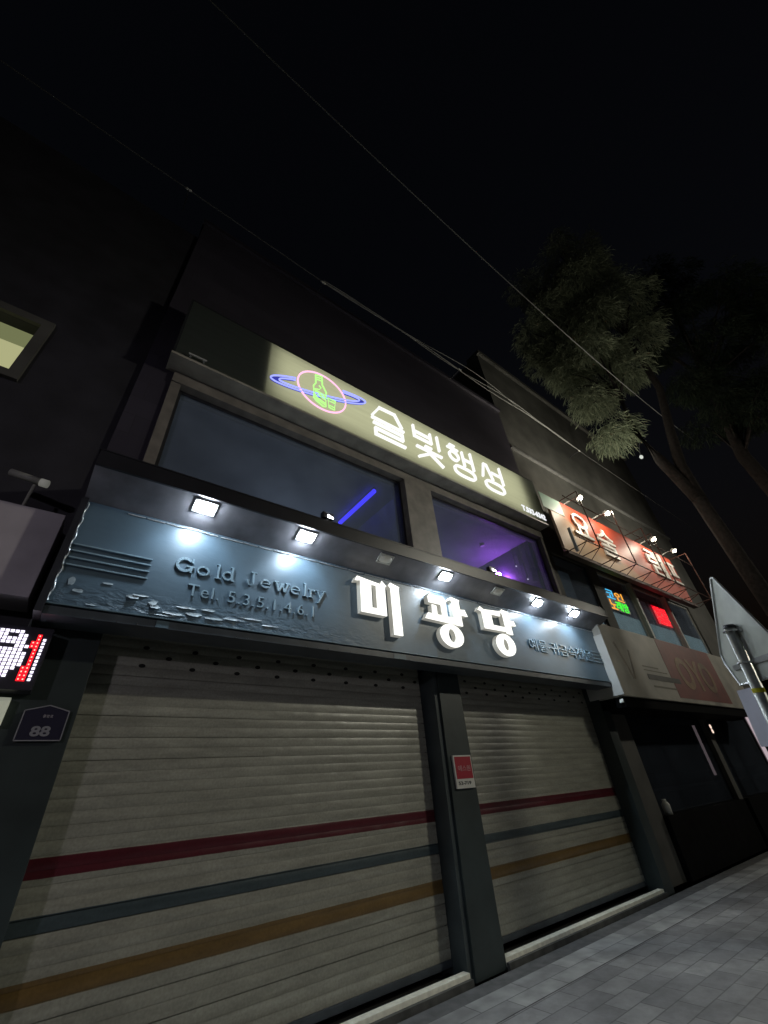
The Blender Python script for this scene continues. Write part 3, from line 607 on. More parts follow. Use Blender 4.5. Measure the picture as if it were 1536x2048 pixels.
# Gold Jewelry in slab-serif strokes
def slab(mb, ch, x, z, w, h, y0, y1):
    """x, z = lower left, w = width, h = cap height; xh = lower-case height"""
    xh = h * 0.66; st = w * 0.17; k = [0]
    def B_(p, q, t=st):
        mb.bar(p, q, t, y0 - 0.0004 * k[0], y1); k[0] += 1
    def arc(cx, cz, rx, rz, a0, a1, t=st, n=14):
        pts = [(cx + rx * math.cos(R(a0 + (a1 - a0) * i / n)), cz + rz * math.sin(R(a0 + (a1 - a0) * i / n))) for i in range(n + 1)]
        po = [(cx + (rx + t / 2) * math.cos(R(a0 + (a1 - a0) * i / n)), cz + (rz + t / 2) * math.sin(R(a0 + (a1 - a0) * i / n))) for i in range(n + 1)]
        pi = [(cx + (rx - t / 2) * math.cos(R(a0 + (a1 - a0) * i / n)), cz + (rz - t / 2) * math.sin(R(a0 + (a1 - a0) * i / n))) for i in range(n + 1)]
        for i in range(n): mb.prism([pi[i], pi[i + 1], po[i + 1], po[i]], y0 - 0.0004 * k[0], y1)
        k[0] += 1
    c = x + w / 2; r = w / 2 - st / 2
    if ch == 'G':
        arc(c, z + h / 2, r, h / 2 - st / 2, 40, 345); B_((c + r, z + h * 0.66), (c + r, z + h * 0.98), st * 0.7)
        B_((c + r * 0.2, z + h * 0.42), (c + r * 1.35, z + h * 0.42), st * 0.7); B_((c + r * 0.9, z + h * 0.02), (c + r * 0.9, z + h * 0.42), st * 0.8)
    elif ch == 'o': arc(c, z + xh / 2, r, xh / 2 - st / 2, 0, 360, n=24)
    elif ch == 'l':
        B_((c, z), (c, z + h), st); B_((c - r * 0.7, z + st * 0.3), (c + r * 0.7, z + st * 0.3), st * 0.6); B_((c - r * 0.6, z + h - st * 0.3), (c, z + h - st * 0.3), st * 0.6)
    elif ch == 'd':
        arc(c - r * 0.1, z + xh / 2, r * 0.85, xh / 2 - st / 2, 0, 360, n=24); B_((c + r * 0.8, z), (c + r * 0.8, z + h), st)
        B_((c + r * 0.3, z + h - st * 0.3), (c + r * 0.8, z + h - st * 0.3), st * 0.6); B_((c + r * 0.8, z + st * 0.3), (c + r * 1.3, z + st * 0.3), st * 0.6)
    elif ch == 'J':
        B_((c + r * 0.3, z + h * 0.25), (c + r * 0.3, z + h), st * 1.1); arc(c - r * 0.25, z + h * 0.27, r * 0.55, h * 0.22, 180, 360); B_((c - r * 0.3, z + h - st * 0.3), (c + r, z + h - st * 0.3), st * 0.6)
        B_((c - r * 0.8, z + h * 0.27), (c - r * 0.8, z + h * 0.4), st * 1.2)
    elif ch == 'e':
        arc(c, z + xh / 2, r, xh / 2 - st / 2, 8, 320, n=22); B_((c - r, z + xh * 0.52), (c + r, z + xh * 0.52), st * 0.6)
    elif ch == 'w':
        for a, b in (((-1.05, 1), (-0.5, 0)), ((-0.5, 0), (0, 0.9)), ((0, 0.9), (0.5, 0)), ((0.5, 0), (1.05, 1))): B_((c + r * a[0], z + xh * a[1]), (c + r * b[0], z + xh * b[1]), st * 0.9)
        B_((c - r * 1.4, z + xh), (c - r * 0.6, z + xh), st * 0.6); B_((c + r * 0.6, z + xh), (c + r * 1.4, z + xh), st * 0.6)
    elif ch == 'r':
        B_((c - r * 0.4, z), (c - r * 0.4, z + xh), st); arc(c + r * 0.25, z + xh * 0.62, r * 0.65, xh * 0.3, 30, 180); B_((c - r, z + st * 0.3), (c + r * 0.3, z + st * 0.3), st * 0.6); B_((c - r, z + xh - st * 0.3), (c - r * 0.4, z + xh - st * 0.3), st * 0.6)
    elif ch == 'y':
        B_((c - r * 0.9, z + xh), (c, z + xh * 0.05), st * 0.9); B_((c + r * 0.9, z + xh), (c - r * 0.5, z - xh * 0.42), st * 0.9)
        B_((c - r * 1.3, z + xh), (c - r * 0.4, z + xh), st * 0.6); B_((c + r * 0.4, z + xh), (c + r * 1.3, z + xh), st * 0.6); B_((c - r * 0.9, z - xh * 0.42), (c - r * 0.4, z - xh * 0.42), st * 0.8)
xs = {0: 0.535, 1: 0.725, 2: 0.875, 3: 0.96, 4: 1.20, 5: 1.345, 6: 1.51, 7: 1.68, 8: 1.805, 9: 1.885, 10: 1.985}
for i, ch in enumerate('GoldJewelry'):
    g = MB(); w = {'G': 0.16, 'l': 0.10, 'w': 0.15, 'r': 0.105, 'y': 0.115}.get(ch, 0.118)
    slab(g, ch, xs[i], 3.328, w, 0.152, 3.731, 3.7498); g.build('raised_letter', M['lettering'], F, bevel=0.0035)
g = MB(); text(g, 'Tel. 5.3.5.1.4.6.1', 0.68, 1.965, 3.115, 3.232, 3.734, 3.7498, bold=0.0, space=1.1); g.build('phone_number', M['lettering'], F, bevel=0.0025)
g = MB(); text(g, '예물·귀금속전문', 5.77, 7.60, 3.195, 3.395, 3.732, 3.7498, bold=0.0); g.build('korean_lettering', M['lettering'], F, bevel=0.0025)
# flaking paint
def flake(cx, cz, w, h, seed, lift):
    r2 = random.Random(seed); pts = []
    for q in range(11):
        a = 2 * math.pi * q / 11; k = r2.uniform(0.55, 1.1)
        pts.append((cx + w * k * math.cos(a), cz + h * k * math.sin(a)))
    n = len(pts)
    MB().add([(x, 3.7485 - lift * max(0, 0.35 + (cz - z) / (h + 1e-6)), z) for x, z in pts] + [(cx, 3.7465, cz)], [(i, (i + 1) % n, n) for i in range(n)]).build('paint_flake', M['flake'], F, fix=False)
for i, (x, z, w, h, lf) in enumerate(((0.28, 3.02, 0.05, 0.022, 0.016), (0.33, 3.045, 0.07, 0.012, 0.006), (0.46, 2.965, 0.055, 0.028, 0.02), (0.44, 3.0, 0.04, 0.03, 0.008), (0.02, 2.905, 0.045, 0.012, 0.012),
        (0.62, 2.93, 0.10, 0.016, 0.008), (0.78, 2.95, 0.09, 0.02, 0.01), (0.95, 2.94, 0.11, 0.014, 0.008), (0.70, 3.0, 0.12, 0.012, 0.006), (0.9, 3.01, 0.08, 0.014, 0.006), (1.12, 2.96, 0.1, 0.012, 0.006),
        (-0.16, 3.07, 0.03, 0.05, 0.006), (-0.1, 3.0, 0.04, 0.02, 0.006), (0.08, 3.1, 0.05, 0.012, 0.006), (1.3, 2.99, 0.12, 0.01, 0.005), (1.5, 2.95, 0.09, 0.01, 0.005), (0.55, 2.905, 0.12, 0.008, 0.006))):
    flake(x, z, w, h, i + 5, lf)
for x in (1.18, 1.28, 1.30, 2.02, 2.15, 2.42, 3.1, 3.26, 0.36, 1.9, 0.05, 0.22):
    MB().sphere((x, 3.742, 2.797 + random.uniform(0, 0.01)), 0.006, 6).build('water_drip', M['chrome'], F)
# twisted wire along the top and the left edge
def links(mb, a, b, n, r, side):
    a = Vector(a); b = Vector(b); d = (b - a) / n; u = d.normalized()
    s_ = Vector(side)
    for i in range(n):
        p = a + d * i; L = d.length
        if i % 2 == 0: mb.tube([p + u * 0.1 * L + s_ * 0.004, p + u * 0.5 * L - s_ * 0.002, p + u * 0.9 * L + s_ * 0.003], r, 6)
        else:
            pts = [p + u * (0.5 + 0.55 * math.cos(t)) * L + s_ * 0.011 * math.sin(t) for t in [2 * math.pi * k / 12 for k in range(12)]]
            mb.tube(pts, r * 0.75, 5, closed=True)
w = MB(); links(w, (-0.262, 3.742, 2.885), (-0.262, 3.742, 3.80), 12, 0.006, (1, 0, 0)); w = w.build('twisted_wire', M['rope']); tag(w, 'silvery twisted wire running up the left edge of the teal fascia', 'wire')
w = MB()
x = 0.05
rng = random.Random(11)
while x < 8.0:
    L = rng.uniform(0.1, 0.2); w.tube([(x, 3.744, 3.792 + rng.uniform(-0.003, 0.003)), (x + L * 0.5, 3.742, 3.789), (x + L, 3.744, 3.792 + rng.uniform(-0.003, 0.003))], 0.0055, 5); x += L * rng.uniform(0.98, 1.25)
w = w.build('twisted_wire', M['rope']); tag(w, 'thin silvery wire along the seam between canopy and teal fascia', 'wire')

C = empty('canopy', (4, 3.6, 3.8), 'dark sheet metal canopy with sloping soffit over the teal fascia', 'canopy')
MB().yz_prism([(3.76, 3.822), (3.425, 3.985), (3.425, 4.0), (3.76, 3.84)], -0.3, 8.12).build('soffit', M['canopy'], C)
MB().yz_prism([(3.40, 3.98), (3.423, 3.98), (3.423, 4.14), (3.40, 4.14)], -0.3, 8.12).build('front_board', M['canopy_front'], C, bevel=0.003)
MB().yz_prism([(3.40, 4.143), (4.2, 4.26), (4.2, 4.275), (3.40, 4.158)], -0.31, 8.13).build('roof_sheet', M['canopy_front'], C)
MB().yz_prism([(3.425, 4.001), (3.76, 3.842), (4.2, 3.842), (4.2, 4.258), (3.425, 4.141)], -0.299, -0.28).yz_prism([(3.425, 4.001), (3.76, 3.842), (4.2, 3.842), (4.2, 4.258), (3.425, 4.141)], 8.1, 8.119).build('end_plate', M['canopy_front'], C)
# recessed LED lamps on the soffit
sl = math.atan2(0.163, 0.335)
def soffit_lamp(x, on, label):
    y, z = 3.515, 3.936
    t = empty('soffit_lamp', (x, y, z), label, 'lamp', 'square lamps under the canopy')
    def loc(u, v, w_):  # u along x, v up the slope (towards -y), w_ out of the soffit
        return (x + u, y - v * math.cos(sl) - w_ * math.sin(sl), z + v * math.sin(sl) - w_ * math.cos(sl))
    fr = MB()
    def slabbox(mb, u0, u1, v0, v1, w0, w1):
        vs = [loc(u, v, w_) for w_ in (w0, w1) for (u, v) in ((u0, v0), (u1, v0), (u1, v1), (u0, v1))]
        mb.add(vs, [(0, 3, 2, 1), (4, 5, 6, 7), (0, 1, 5, 4), (1, 2, 6, 5), (2, 3, 7, 6), (3, 0, 4, 7)])
    for (a, b_, c, d_) in ((-0.105, 0.105, -0.07, -0.055), (-0.105, 0.105, 0.055, 0.07), (-0.105, -0.09, -0.055, 0.055), (0.09, 0.105, -0.055, 0.055)): slabbox(fr, a, b_, c, d_, -0.004, 0.012)
    fr.build('frame', M['lamp_frame'], t)
    df = MB(); NN = 28; rowsd = []
    hd = 0.05 if on else 0.026
    for q in range(5):
        f_ = math.cos(q / 4 * math.pi / 2 * 0.86); w_ = 0.004 + hd * math.sin(q / 4 * math.pi / 2)
        rowsd.append([loc(0.09 * f_ * math.copysign(abs(math.cos(a)) ** 0.6, math.cos(a)), 0.055 * f_ * math.copysign(abs(math.sin(a)) ** 0.6, math.sin(a)), w_) for a in [2 * math.pi * k / NN for k in range(NN)]])
    df.add([v for r_ in rowsd for v in r_], [(q * NN + k, q * NN + (k + 1) % NN, (q + 1) * NN + (k + 1) % NN, (q + 1) * NN + k) for q in range(4) for k in range(NN)] + [tuple(4 * NN + k for k in range(NN))])
    df.build('diffuser', M['lamp_on'] if on else M['lamp_off'], t)
    if on:
        ld = bpy.data.lights.new('lamp_light', 'SPOT'); ld.energy = 22; ld.color = (0.60, 0.81, 1.0); ld.spot_size = R(112); ld.spot_blend = 0.5; ld.shadow_soft_size = 0.05
        lo = bpy.data.objects.new('lamp_light', ld); COL.objects.link(lo); lo.parent = t; lo.location = (0, -0.03, -0.05)
        lo.rotation_euler = Vector((0, 0.42, -0.9)).to_track_quat('-Z', 'Y').to_euler()
ln = ['first lit square lamp from the left under the canopy, above Gold', 'second lit square lamp from the left under the canopy, above Jewelry', 'unlit square lamp under the canopy left of the first white block letter',
      'lit square lamp under the canopy above the middle white block letter', 'unlit square lamp under the canopy above the last white block letter',
      'lit square lamp under the canopy right of the last white block letter', 'lit square lamp nearest the right end of the canopy']
for i, x in enumerate((0.64, 1.73, 2.83, 3.87, 4.98, 5.98, 7.07)): soffit_lamp(x, i in (0, 1, 3, 5, 6), ln[i])
# small floodlights on top of the canopy
def flood(x, label):
    t = empty('canopy_floodlight', (x, 3.45, 4.16), label, 'floodlight', 'floodlights on the canopy roof')
    MB().box(x - 0.07, x + 0.07, 3.40, 3.47, 4.19, 4.27).build('housing', M['canopy_front'], t, bevel=0.008)
    MB().box(x - 0.012, x + 0.012, 3.42, 3.45, 4.16, 4.19).build('bracket', M['dark_frame'], t)
    MB().prism([(x - 0.012, 4.195), (x + 0.062, 4.195), (x + 0.062, 4.212), (x + 0.02, 4.222), (x - 0.012, 4.235)], 3.392, 3.399).build('lens', M['white_spot'], t)
    ld = bpy.data.lights.new('flood_light', 'SPOT'); ld.energy = 14; ld.color = (0.8, 0.9, 1.0); ld.spot_size = R(150); ld.spot_blend = 1.0; ld.shadow_soft_size = 0.04
    lo = bpy.data.objects.new('flood_light', ld); COL.objects.link(lo); lo.parent = t; lo.location = (0, -0.1, 0.14)
    lo.rotation_euler = Vector((0, 0.75, 0.9)).to_track_quat('-Z', 'Y').to_euler()
flood(1.95, 'small bright floodlight on the canopy beside the blue tube'); flood(4.84, 'small bright floodlight on the canopy below the purple glow')

# ------------------------------------------------------------------ lit block letters
def block_letter(name, polys, rings, label):
    K = 3.66 / 3.58; polys = [[(x * K, 1.5 + (z - 1.5) * K) for x, z in q] for q in polys]
    rings = [(cx * K, 1.5 + (cz - 1.5) * K, (ro[0] * K, ro[1] * K), (ri[0] * K, ri[1] * K)) for cx, cz, ro, ri in rings]
    xs_ = [p[0] for q in polys for p in q] + [r[0] for r in rings]
    t = empty('block_letter', (sum(xs_) / len(xs_), 3.66, 3.0), label, 'letter sign', 'lit white block letters on the fascia')
    side = MB(); face = MB()
    for i, q in enumerate(polys):
        side.prism(q, 3.673, 3.749 - 0.0003 * i); face.prism(q, 3.66 - 0.0002 * i, 3.6725)
    for (cx, cz, ro, ri) in rings:
        side.ring(cx, cz, ro, ri, 3.673, 3.749, 44); face.ring(cx, cz, ro, ri, 3.66, 3.6725, 44)
    side.build('return', M['letter_side'], t); face.build('face', M['letter_face'], t)
rc = lambda x0, x1, z0, z1: [(x0, z0), (x1, z0), (x1, z1), (x0, z1)]
block_letter('mi', [[(2.485, 3.215), (2.635, 3.285), (2.635, 3.575), (2.485, 3.6)], [(2.485, 3.6), (2.635, 3.575), (2.71, 3.575), (2.78, 3.605), (2.60, 3.625), (2.44, 3.645), (2.41, 3.585), (2.45, 3.59)],
                    [(2.71, 3.285), (2.84, 3.215), (2.84, 3.575), (2.865, 3.595), (2.80, 3.655), (2.78, 3.605), (2.71, 3.575)], [(2.485, 3.215), (2.84, 3.215), (2.71, 3.285), (2.635, 3.285)],
                    [(2.93, 3.01), (3.055, 3.01), (3.055, 3.6), (3.07, 3.625), (2.93, 3.66), (2.90, 3.62), (2.93, 3.59)]], [],
             'leftmost lit white block letter on the teal fascia, a box beside a tall bar')
block_letter('gwang', [[(3.55, 3.525), (3.765, 3.525), (3.865, 3.60), (3.82, 3.645), (3.62, 3.635), (3.59, 3.665), (3.545, 3.60)], [(3.765, 3.375), (3.855, 3.375), (3.865, 3.60), (3.765, 3.525)],
                       [(3.59, 3.375), (3.675, 3.375), (3.675, 3.49), (3.60, 3.50)], [(3.455, 3.295), (3.97, 3.285), (3.97, 3.374), (3.51, 3.374)],
                       [(3.99, 3.28), (4.12, 3.28), (4.12, 3.62), (4.14, 3.65), (3.98, 3.675), (3.955, 3.63), (3.99, 3.605)], [(4.121, 3.435), (4.25, 3.435), (4.21, 3.525), (4.121, 3.515)]],
             [(3.885, 3.125, (0.205, 0.15), (0.065, 0.088))], 'middle lit white block letter of three, with a round ring below')
block_letter('dang', [[(4.58, 3.40), (4.775, 3.40), (4.775, 3.56), (4.58, 3.56)], [(4.58, 3.561), (4.98, 3.561), (5.0, 3.64), (4.62, 3.61), (4.56, 3.645), (4.505, 3.585), (4.56, 3.58)],
                      [(4.58, 3.325), (5.035, 3.335), (5.035, 3.399), (4.58, 3.399)], [(5.05, 3.31), (5.185, 3.305), (5.185, 3.62), (5.22, 3.655), (5.05, 3.68), (5.02, 3.63), (5.05, 3.60)],
                      [(5.186, 3.445), (5.31, 3.455), (5.28, 3.525), (5.186, 3.525)]],
             [(4.965, 3.135), ] and [(4.965, 3.135, (0.205, 0.157), (0.055, 0.085))], 'rightmost lit white block letter of three, with a ring below')

# ------------------------------------------------------------------ upper lightbox sign
U = empty('lightbox_sign', (4, 4.0, 6.4), 'long lightbox sign with neon bottle planet and four white Korean letters on the upper floor', 'sign')
c = MB()
c.box(-0.08, 8.14, 4.12, 4.198, 6.4, 7.74)
c.box(-0.08, 8.14, 3.905, 4.12, 7.70, 7.74); c.box(-0.08, -0.05, 3.905, 4.12, 6.43, 7.70); c.box(8.11, 8.14, 3.905, 4.12, 6.43, 7.70)
c.build('cabinet', M['cabinet'], U)
MB().box(1.17, 1.19, 3.93, 4.12, 6.43, 7.70).build('light_baffle', M['cabinet'], U)  # unseen baffle added to cut off the inner light at the left
MB().box(-0.09, 8.15, 3.895, 4.198, 6.385, 6.428).build('underside', M['soffit_strip'], U, bevel=0.003)
fp = MB().box(-0.05, 8.11, 3.903, 3.906, 6.43, 7.70)
fp = MB().add([(-0.05, 3.905, 6.43), (8.11, 3.905, 6.43), (8.11, 3.905, 7.70), (-0.05, 3.905, 7.70)], [(0, 1, 2, 3)]).build('face', M['face'], U, fix=False)
ld = bpy.data.lights.new('cabinet_light', 'AREA'); ld.shape = 'RECTANGLE'; ld.size = 6.3; ld.size_y = 1.22; ld.energy = 40; ld.color = (1.0, 0.99, 0.86)  # added inner lamp that makes the lit patch on the face
lo = bpy.data.objects.new('cabinet_light', ld); COL.objects.link(lo); lo.location = (4.42, 4.10, 7.10); lo.rotation_euler = (R(-90), 0, 0)
lo.parent = U; lo.location = lo.location - U.location
LW = 0.046
def sign_letter(strokes, ovals):
    g = MB(); k = 0
    for s_ in strokes:
        if len(s_) == 2: g.bar(s_[0], s_[1], LW, 3.86 - 0.0003 * k, 3.9045)
        else:
            for a, b_ in zip(s_[:-1], s_[1:]):
                d = Vector((b_[0] - a[0], b_[1] - a[1])).normalized() * LW * 0.45
                g.bar((a[0] - d.x, a[1] - d.y), (b_[0] + d.x, b_[1] + d.y), LW, 3.86 - 0.0003 * k, 3.9045); k += 1
        k += 1
    for (cx, cz, rx, rz, e) in ovals:
        n = 40; pts = []
        def sup(r_, t, p_): c_ = math.cos(t); return r_ * math.copysign(abs(c_) ** p_, c_)
        po = [(cx + sup(rx, 2 * math.pi * i / n, e), cz + rz * math.copysign(abs(math.sin(2 * math.pi * i / n)) ** e, math.sin(2 * math.pi * i / n))) for i in range(n)]
        pi = [(cx + sup(rx - LW, 2 * math.pi * i / n, e), cz + (rz - LW) * math.copysign(abs(math.sin(2 * math.pi * i / n)) ** e, math.sin(2 * math.pi * i / n))) for i in range(n)]
        for i in range(n):
            j = (i + 1) % n; g.prism([pi[i], pi[j], po[j], po[i]], 3.86 - 0.0003 * k, 3.9045)
    g.build('letter', M['sign_letter'], U)
sign_letter([[(3.13, 7.16), (3.30, 7.44), (3.66, 7.46), (3.80, 7.17)], [(3.10, 7.085), (3.85, 7.085)], [(3.46, 7.06), (3.46, 6.99)], [(3.15, 6.965), (3.79, 6.965), (3.79, 6.83), (3.17, 6.83), (3.17, 6.68), (3.82, 6.68)]], [])
sign_letter([[(4.12, 7.44), (4.12, 7.16), (4.56, 7.16), (4.56, 7.42)], [(4.12, 7.30), (4.56, 7.30)], [(4.755, 7.46), (4.755, 7.05)], [(4.13, 6.90), (4.80, 6.90)], [(4.36, 7.0), (4.54, 7.0)], [(4.52, 6.88), (4.15, 6.63)], [(4.46, 6.86), (4.79, 6.63)]], [])
sign_letter([[(5.11, 7.45), (5.27, 7.45)], [(5.03, 7.355), (5.35, 7.355)], [(5.47, 7.40), (5.47, 6.98)], [(5.745, 7.48), (5.745, 6.97)], [(5.49, 7.19), (5.73, 7.19)]], [(5.19, 7.15, 0.155, 0.145, 1.0), (5.43, 6.79, 0.32, 0.145, 0.7)])
sign_letter([[(6.03, 6.99), (6.16, 7.39), (6.25, 7.39), (6.36, 7.0)], [(6.36, 7.215), (6.70, 7.215)], [(6.715, 7.50), (6.715, 6.98)]], [(6.37, 6.80, 0.325, 0.145, 0.7)])
g = MB(); text(g, 'T.532-6242', 7.22, 8.1, 6.515, 6.665, 3.885, 3.9045, bold=0.012); g.build('phone_number', M['tel_letter'], U)
# neon planet with bottle and cup
pt = lambda pts, y=3.875: [(x, y, z) for x, z in pts]
MB().tube(pt([(2.10 + 0.45 * math.cos(t), 7.07 + 0.43 * math.sin(t)) for t in [2 * math.pi * i / 56 for i in range(56)]]), 0.016, 6, closed=True).build('neon_circle', M['neon_pink'], U)
def orbit(a, b_, deg):
    t = R(deg); u, v = a * math.cos(t), b_ * math.sin(t); q = R(18.5)
    return (2.095 + u * math.cos(q) - v * math.sin(q), 7.09 + u * math.sin(q) + v * math.cos(q))
def outside(p): return (p[0] - 2.10) ** 2 / 0.45 ** 2 + (p[1] - 7.07) ** 2 / 0.43 ** 2 > 1.02
nb = MB(); band = MB()
for a, b_, y in ((0.93, 0.155, 3.868), (0.79, 0.10, 3.866)):
    nb.tube(pt([orbit(a, b_, d) for d in range(180, 361, 6)], y), 0.013, 5)
    up = [orbit(a, b_, d) for d in range(0, 181, 4)]
    run = []
    for p in up:
        if outside(p): run.append(p)
        else:
            if len(run) > 1: nb.tube(pt(run, y), 0.013, 5)
            run = []
    if len(run) > 1: nb.tube(pt(run, y), 0.013, 5)
for d in range(0, 360, 4):
    q = [orbit(0.79, 0.10, d), orbit(0.93, 0.155, d), orbit(0.93, 0.155, d + 4), orbit(0.79, 0.10, d + 4)]
    if d >= 180 or outside(q[0]) and outside(q[3]): band.prism(q, 3.893, 3.899)
nb.build('neon_orbit', M['neon_blue'], U); band.build('orbit_band', M['neon_band'], U)
gn = MB()
gn.tube(pt([(1.955, 7.40), (2.075, 7.44), (2.085, 7.22), (2.16, 7.08), (2.155, 6.72), (2.11, 6.70), (1.98, 6.76), (1.935, 6.81), (1.925, 7.10), (1.965, 7.19)], 3.86), 0.015, 6, closed=True)
for q in ([(1.965, 7.34), (2.08, 7.38)], [(1.965, 7.29), (2.08, 7.32)], [(1.93, 7.02), (2.03, 7.06), (2.06, 7.12), (2.02, 7.16)], [(1.93, 7.01), (2.155, 6.98)], [(1.95, 6.98), (2.16, 6.93)], [(1.935, 6.93), (1.99, 6.84), (2.155, 6.79)], [(1.94, 6.87), (2.0, 6.80), (2.155, 6.75)], [(2.0, 6.92), (2.15, 6.88)]):
    gn.tube(pt(q, 3.857), 0.012, 5)
gn.build('neon_bottle', M['neon_green'], U)
gc = MB(); gc.tube(pt([(2.19, 6.95), (2.335, 6.965), (2.315, 6.735), (2.215, 6.735)], 3.856), 0.014, 6, closed=True); gc.tube(pt([(2.2, 6.90), (2.325, 6.905)], 3.856), 0.011, 5); gc.tube(pt([(2.21, 6.79), (2.315, 6.795)], 3.856), 0.011, 5)
gc.build('neon_cup', M['neon_green'], U)
# small fittings on the sign
t = MB().tube([(0.10, 3.86, 6.47), (0.33, 3.86, 6.475)], 0.014, 6).box(0.12, 0.14, 3.86, 3.905, 6.455, 6.475).box(0.29, 0.31, 3.86, 3.905, 6.455, 6.475).build('sign_handle', M['win_white'], U)

# ------------------------------------------------------------------ small things on the ground floor front
t = empty('house_number_plate', (-0.02, 4.07, 2.0), 'navy house shaped number plate reading 88 with pale outline', 'number plate')
pl = [(-0.145, 2.005), (0.118, 2.005), (0.118, 2.195), (-0.01, 2.232), (-0.145, 2.195)]
MB().prism(pl, 4.05, 4.079).build('plate', M['navy'], t)
ol = MB()
for a, b_ in zip(pl, pl[1:] + pl[:1]): ol.bar(a, b_, 0.007, 4.046, 4.0497)
ol.build('outline', M['plate_line'], t)
g = MB(); text(g, '88', -0.072, 0.042, 2.03, 2.096, 4.046, 4.0497, bold=0.03); g.build('number', M['plate_line'], t)
g = MB(); text(g, '중앙로', -0.03, 0.03, 2.15, 2.17, 4.047, 4.0497); g.build('street_name', M['box_grey'], t)

t = empty('red_notice_sign', (4.22, 4.08, 1.5), 'small red and white sign on the pillar between the shutters', 'sign')
MB().box(4.055, 4.365, 4.075, 4.099, 1.505, 1.84).build('board', M['sign_white'], t, bevel=0.003)
MB().box(4.075, 4.35, 4.072, 4.0745, 1.60, 1.825).build('red_field', M['red_sign'], t)
g = MB(); text(g, '에스원', 4.11, 4.32, 1.675, 1.735, 4.069, 4.0717, bold=0.02); g.build('lettering', M['pinkish'], t)
g = MB(); text(g, '52-719', 4.09, 4.30, 1.54, 1.575, 4.072, 4.0747, bold=0.02); g.build('small_print', M['ink'], t)

# ------------------------------------------------------------------ left neighbour
L = empty('neighbour_building', (-4, 4.2, 0), 'dark building at the left edge with one lit window', 'building')
w = MB()
w.box(-9, -2.65, 4.25, 4.6, 0, 10.2); w.box(-1.37, -0.335, 4.25, 4.6, 0, 10.2); w.box(-2.65, -1.37, 4.25, 4.6, 0, 5.4); w.box(-2.65, -1.37, 4.25, 4.6, 6.22, 10.2)
w.build('wall', M['wall_left'], L)
f = MB(); f.box(-1.37, -1.27, 4.20, 4.6, 5.3, 6.33); f.box(-2.65, -1.37, 4.20, 4.6, 6.222, 6.33); f.box(-2.65, -1.37, 4.20, 4.6, 5.3, 5.398); f.box(-2.75, -2.65, 4.20, 4.6, 5.3, 6.33)
f = f.build('window', M['wall_right'], L)
MB().box(-2.648, -1.372, 4.45, 4.5, 5.4, 6.22).build('lit_pane', M['win_lit'], f)
MB().box(-2.648, -1.41, 4.40, 4.43, 6.0, 6.219).build('blind', M['win_blind'], f)
t = empty('wall_sign_box', (-0.9, 3.95, 2.95), 'plain grey sign box left of the teal fascia', 'sign')
MB().box(-2.4, -0.385, 3.9, 4.245, 2.95, 3.715).build('box', M['box_grey'], t, bevel=0.006)
t = empty('security_camera', (-0.68, 3.95, 3.72), 'bullet security camera on a short stalk above the grey sign box', 'camera')
MB().tube([(-0.69, 3.96, 3.716), (-0.69, 3.96, 3.97)], 0.012, 8).build('stalk', M['cam_body'], t)
MB().tube([(-0.88, 3.98, 4.05), (-0.63, 3.93, 3.995)], 0.032, 12).build('body', M['cam_body'], t, smooth=True)
MB().tube([(-0.655, 3.935, 4.0), (-0.60, 3.925, 3.99)], [0.036, 0.036], 12).build('lens_hood', M['cam_lens'], t, smooth=True)
t = empty('led_sign', (-0.4, 3.95, 2.35), 'dot matrix LED sign with white and red dots at the left edge', 'sign')
MB().box(-1.4, -0.15, 3.92, 4.07, 2.30, 2.74).build('case', M['led_case'], t, bevel=0.006)
dw = MB(); dr = MB(); dc = MB()
pat = {0: range(0, 6), 1: (0, 1, 2, 5, 6), 2: range(0, 7), 3: range(0, 7), 4: (0, 1, 5, 6, 7), 5: range(0, 7), 6: range(0, 8), 7: range(0, 8), 8: range(0, 8), 9: range(0, 8), 10: (0, 3, 4, 5, 6), 11: (0, 3, 4, 5), 12: (0, 3, 4, 5), 13: range(0, 5)}
for r_ in range(14):
    for c_ in range(-20, 8):
        if c_ >= 0 and c_ not in [q for q in pat[r_]]: continue
        if c_ < 0 and (c_ * 7 + r_ * 3) % 11 == 0: continue
        x = -0.475 + c_ * 0.0285; z = 2.695 - r_ * 0.0255
        dw.box(x - 0.0105, x + 0.0105, 3.912, 3.919, z - 0.0092, z + 0.0092)
for r_ in range(13):
    z = 2.675 - r_ * 0.0255
    dw.box(-0.196, -0.178, 3.912, 3.919, z - 0.0075, z + 0.0075) if r_ > 0 else None
    for c_, x in enumerate((-0.222, -0.247)):
        if c_ == 0 or r_ in (2, 3, 9, 10, 11, 12) or True:
            if c_ == 1 and r_ in (0, 1, 4, 5, 6, 7, 8): continue
            dr.box(x - 0.0125, x + 0.0125, 3.914, 3.919, z - 0.0122, z + 0.0122); dc.box(x - 0.004, x + 0.004, 3.9105, 3.9135, z - 0.004, z + 0.004)
dw.build('white_dots', M['led_white'], t); dr.build('red_dots', M['led_red'], t); dc.build('red_dot_cores', M['led_core'], t)
t = empty('notice_board', (-0.4, 4.0, 2.1), 'small pale lit notice board below the LED sign at the left edge', 'notice')
MB().box(-0.9, -0.245, 4.0, 4.05, 2.095, 2.265).build('board', M['notice'], t, bevel=0.003)

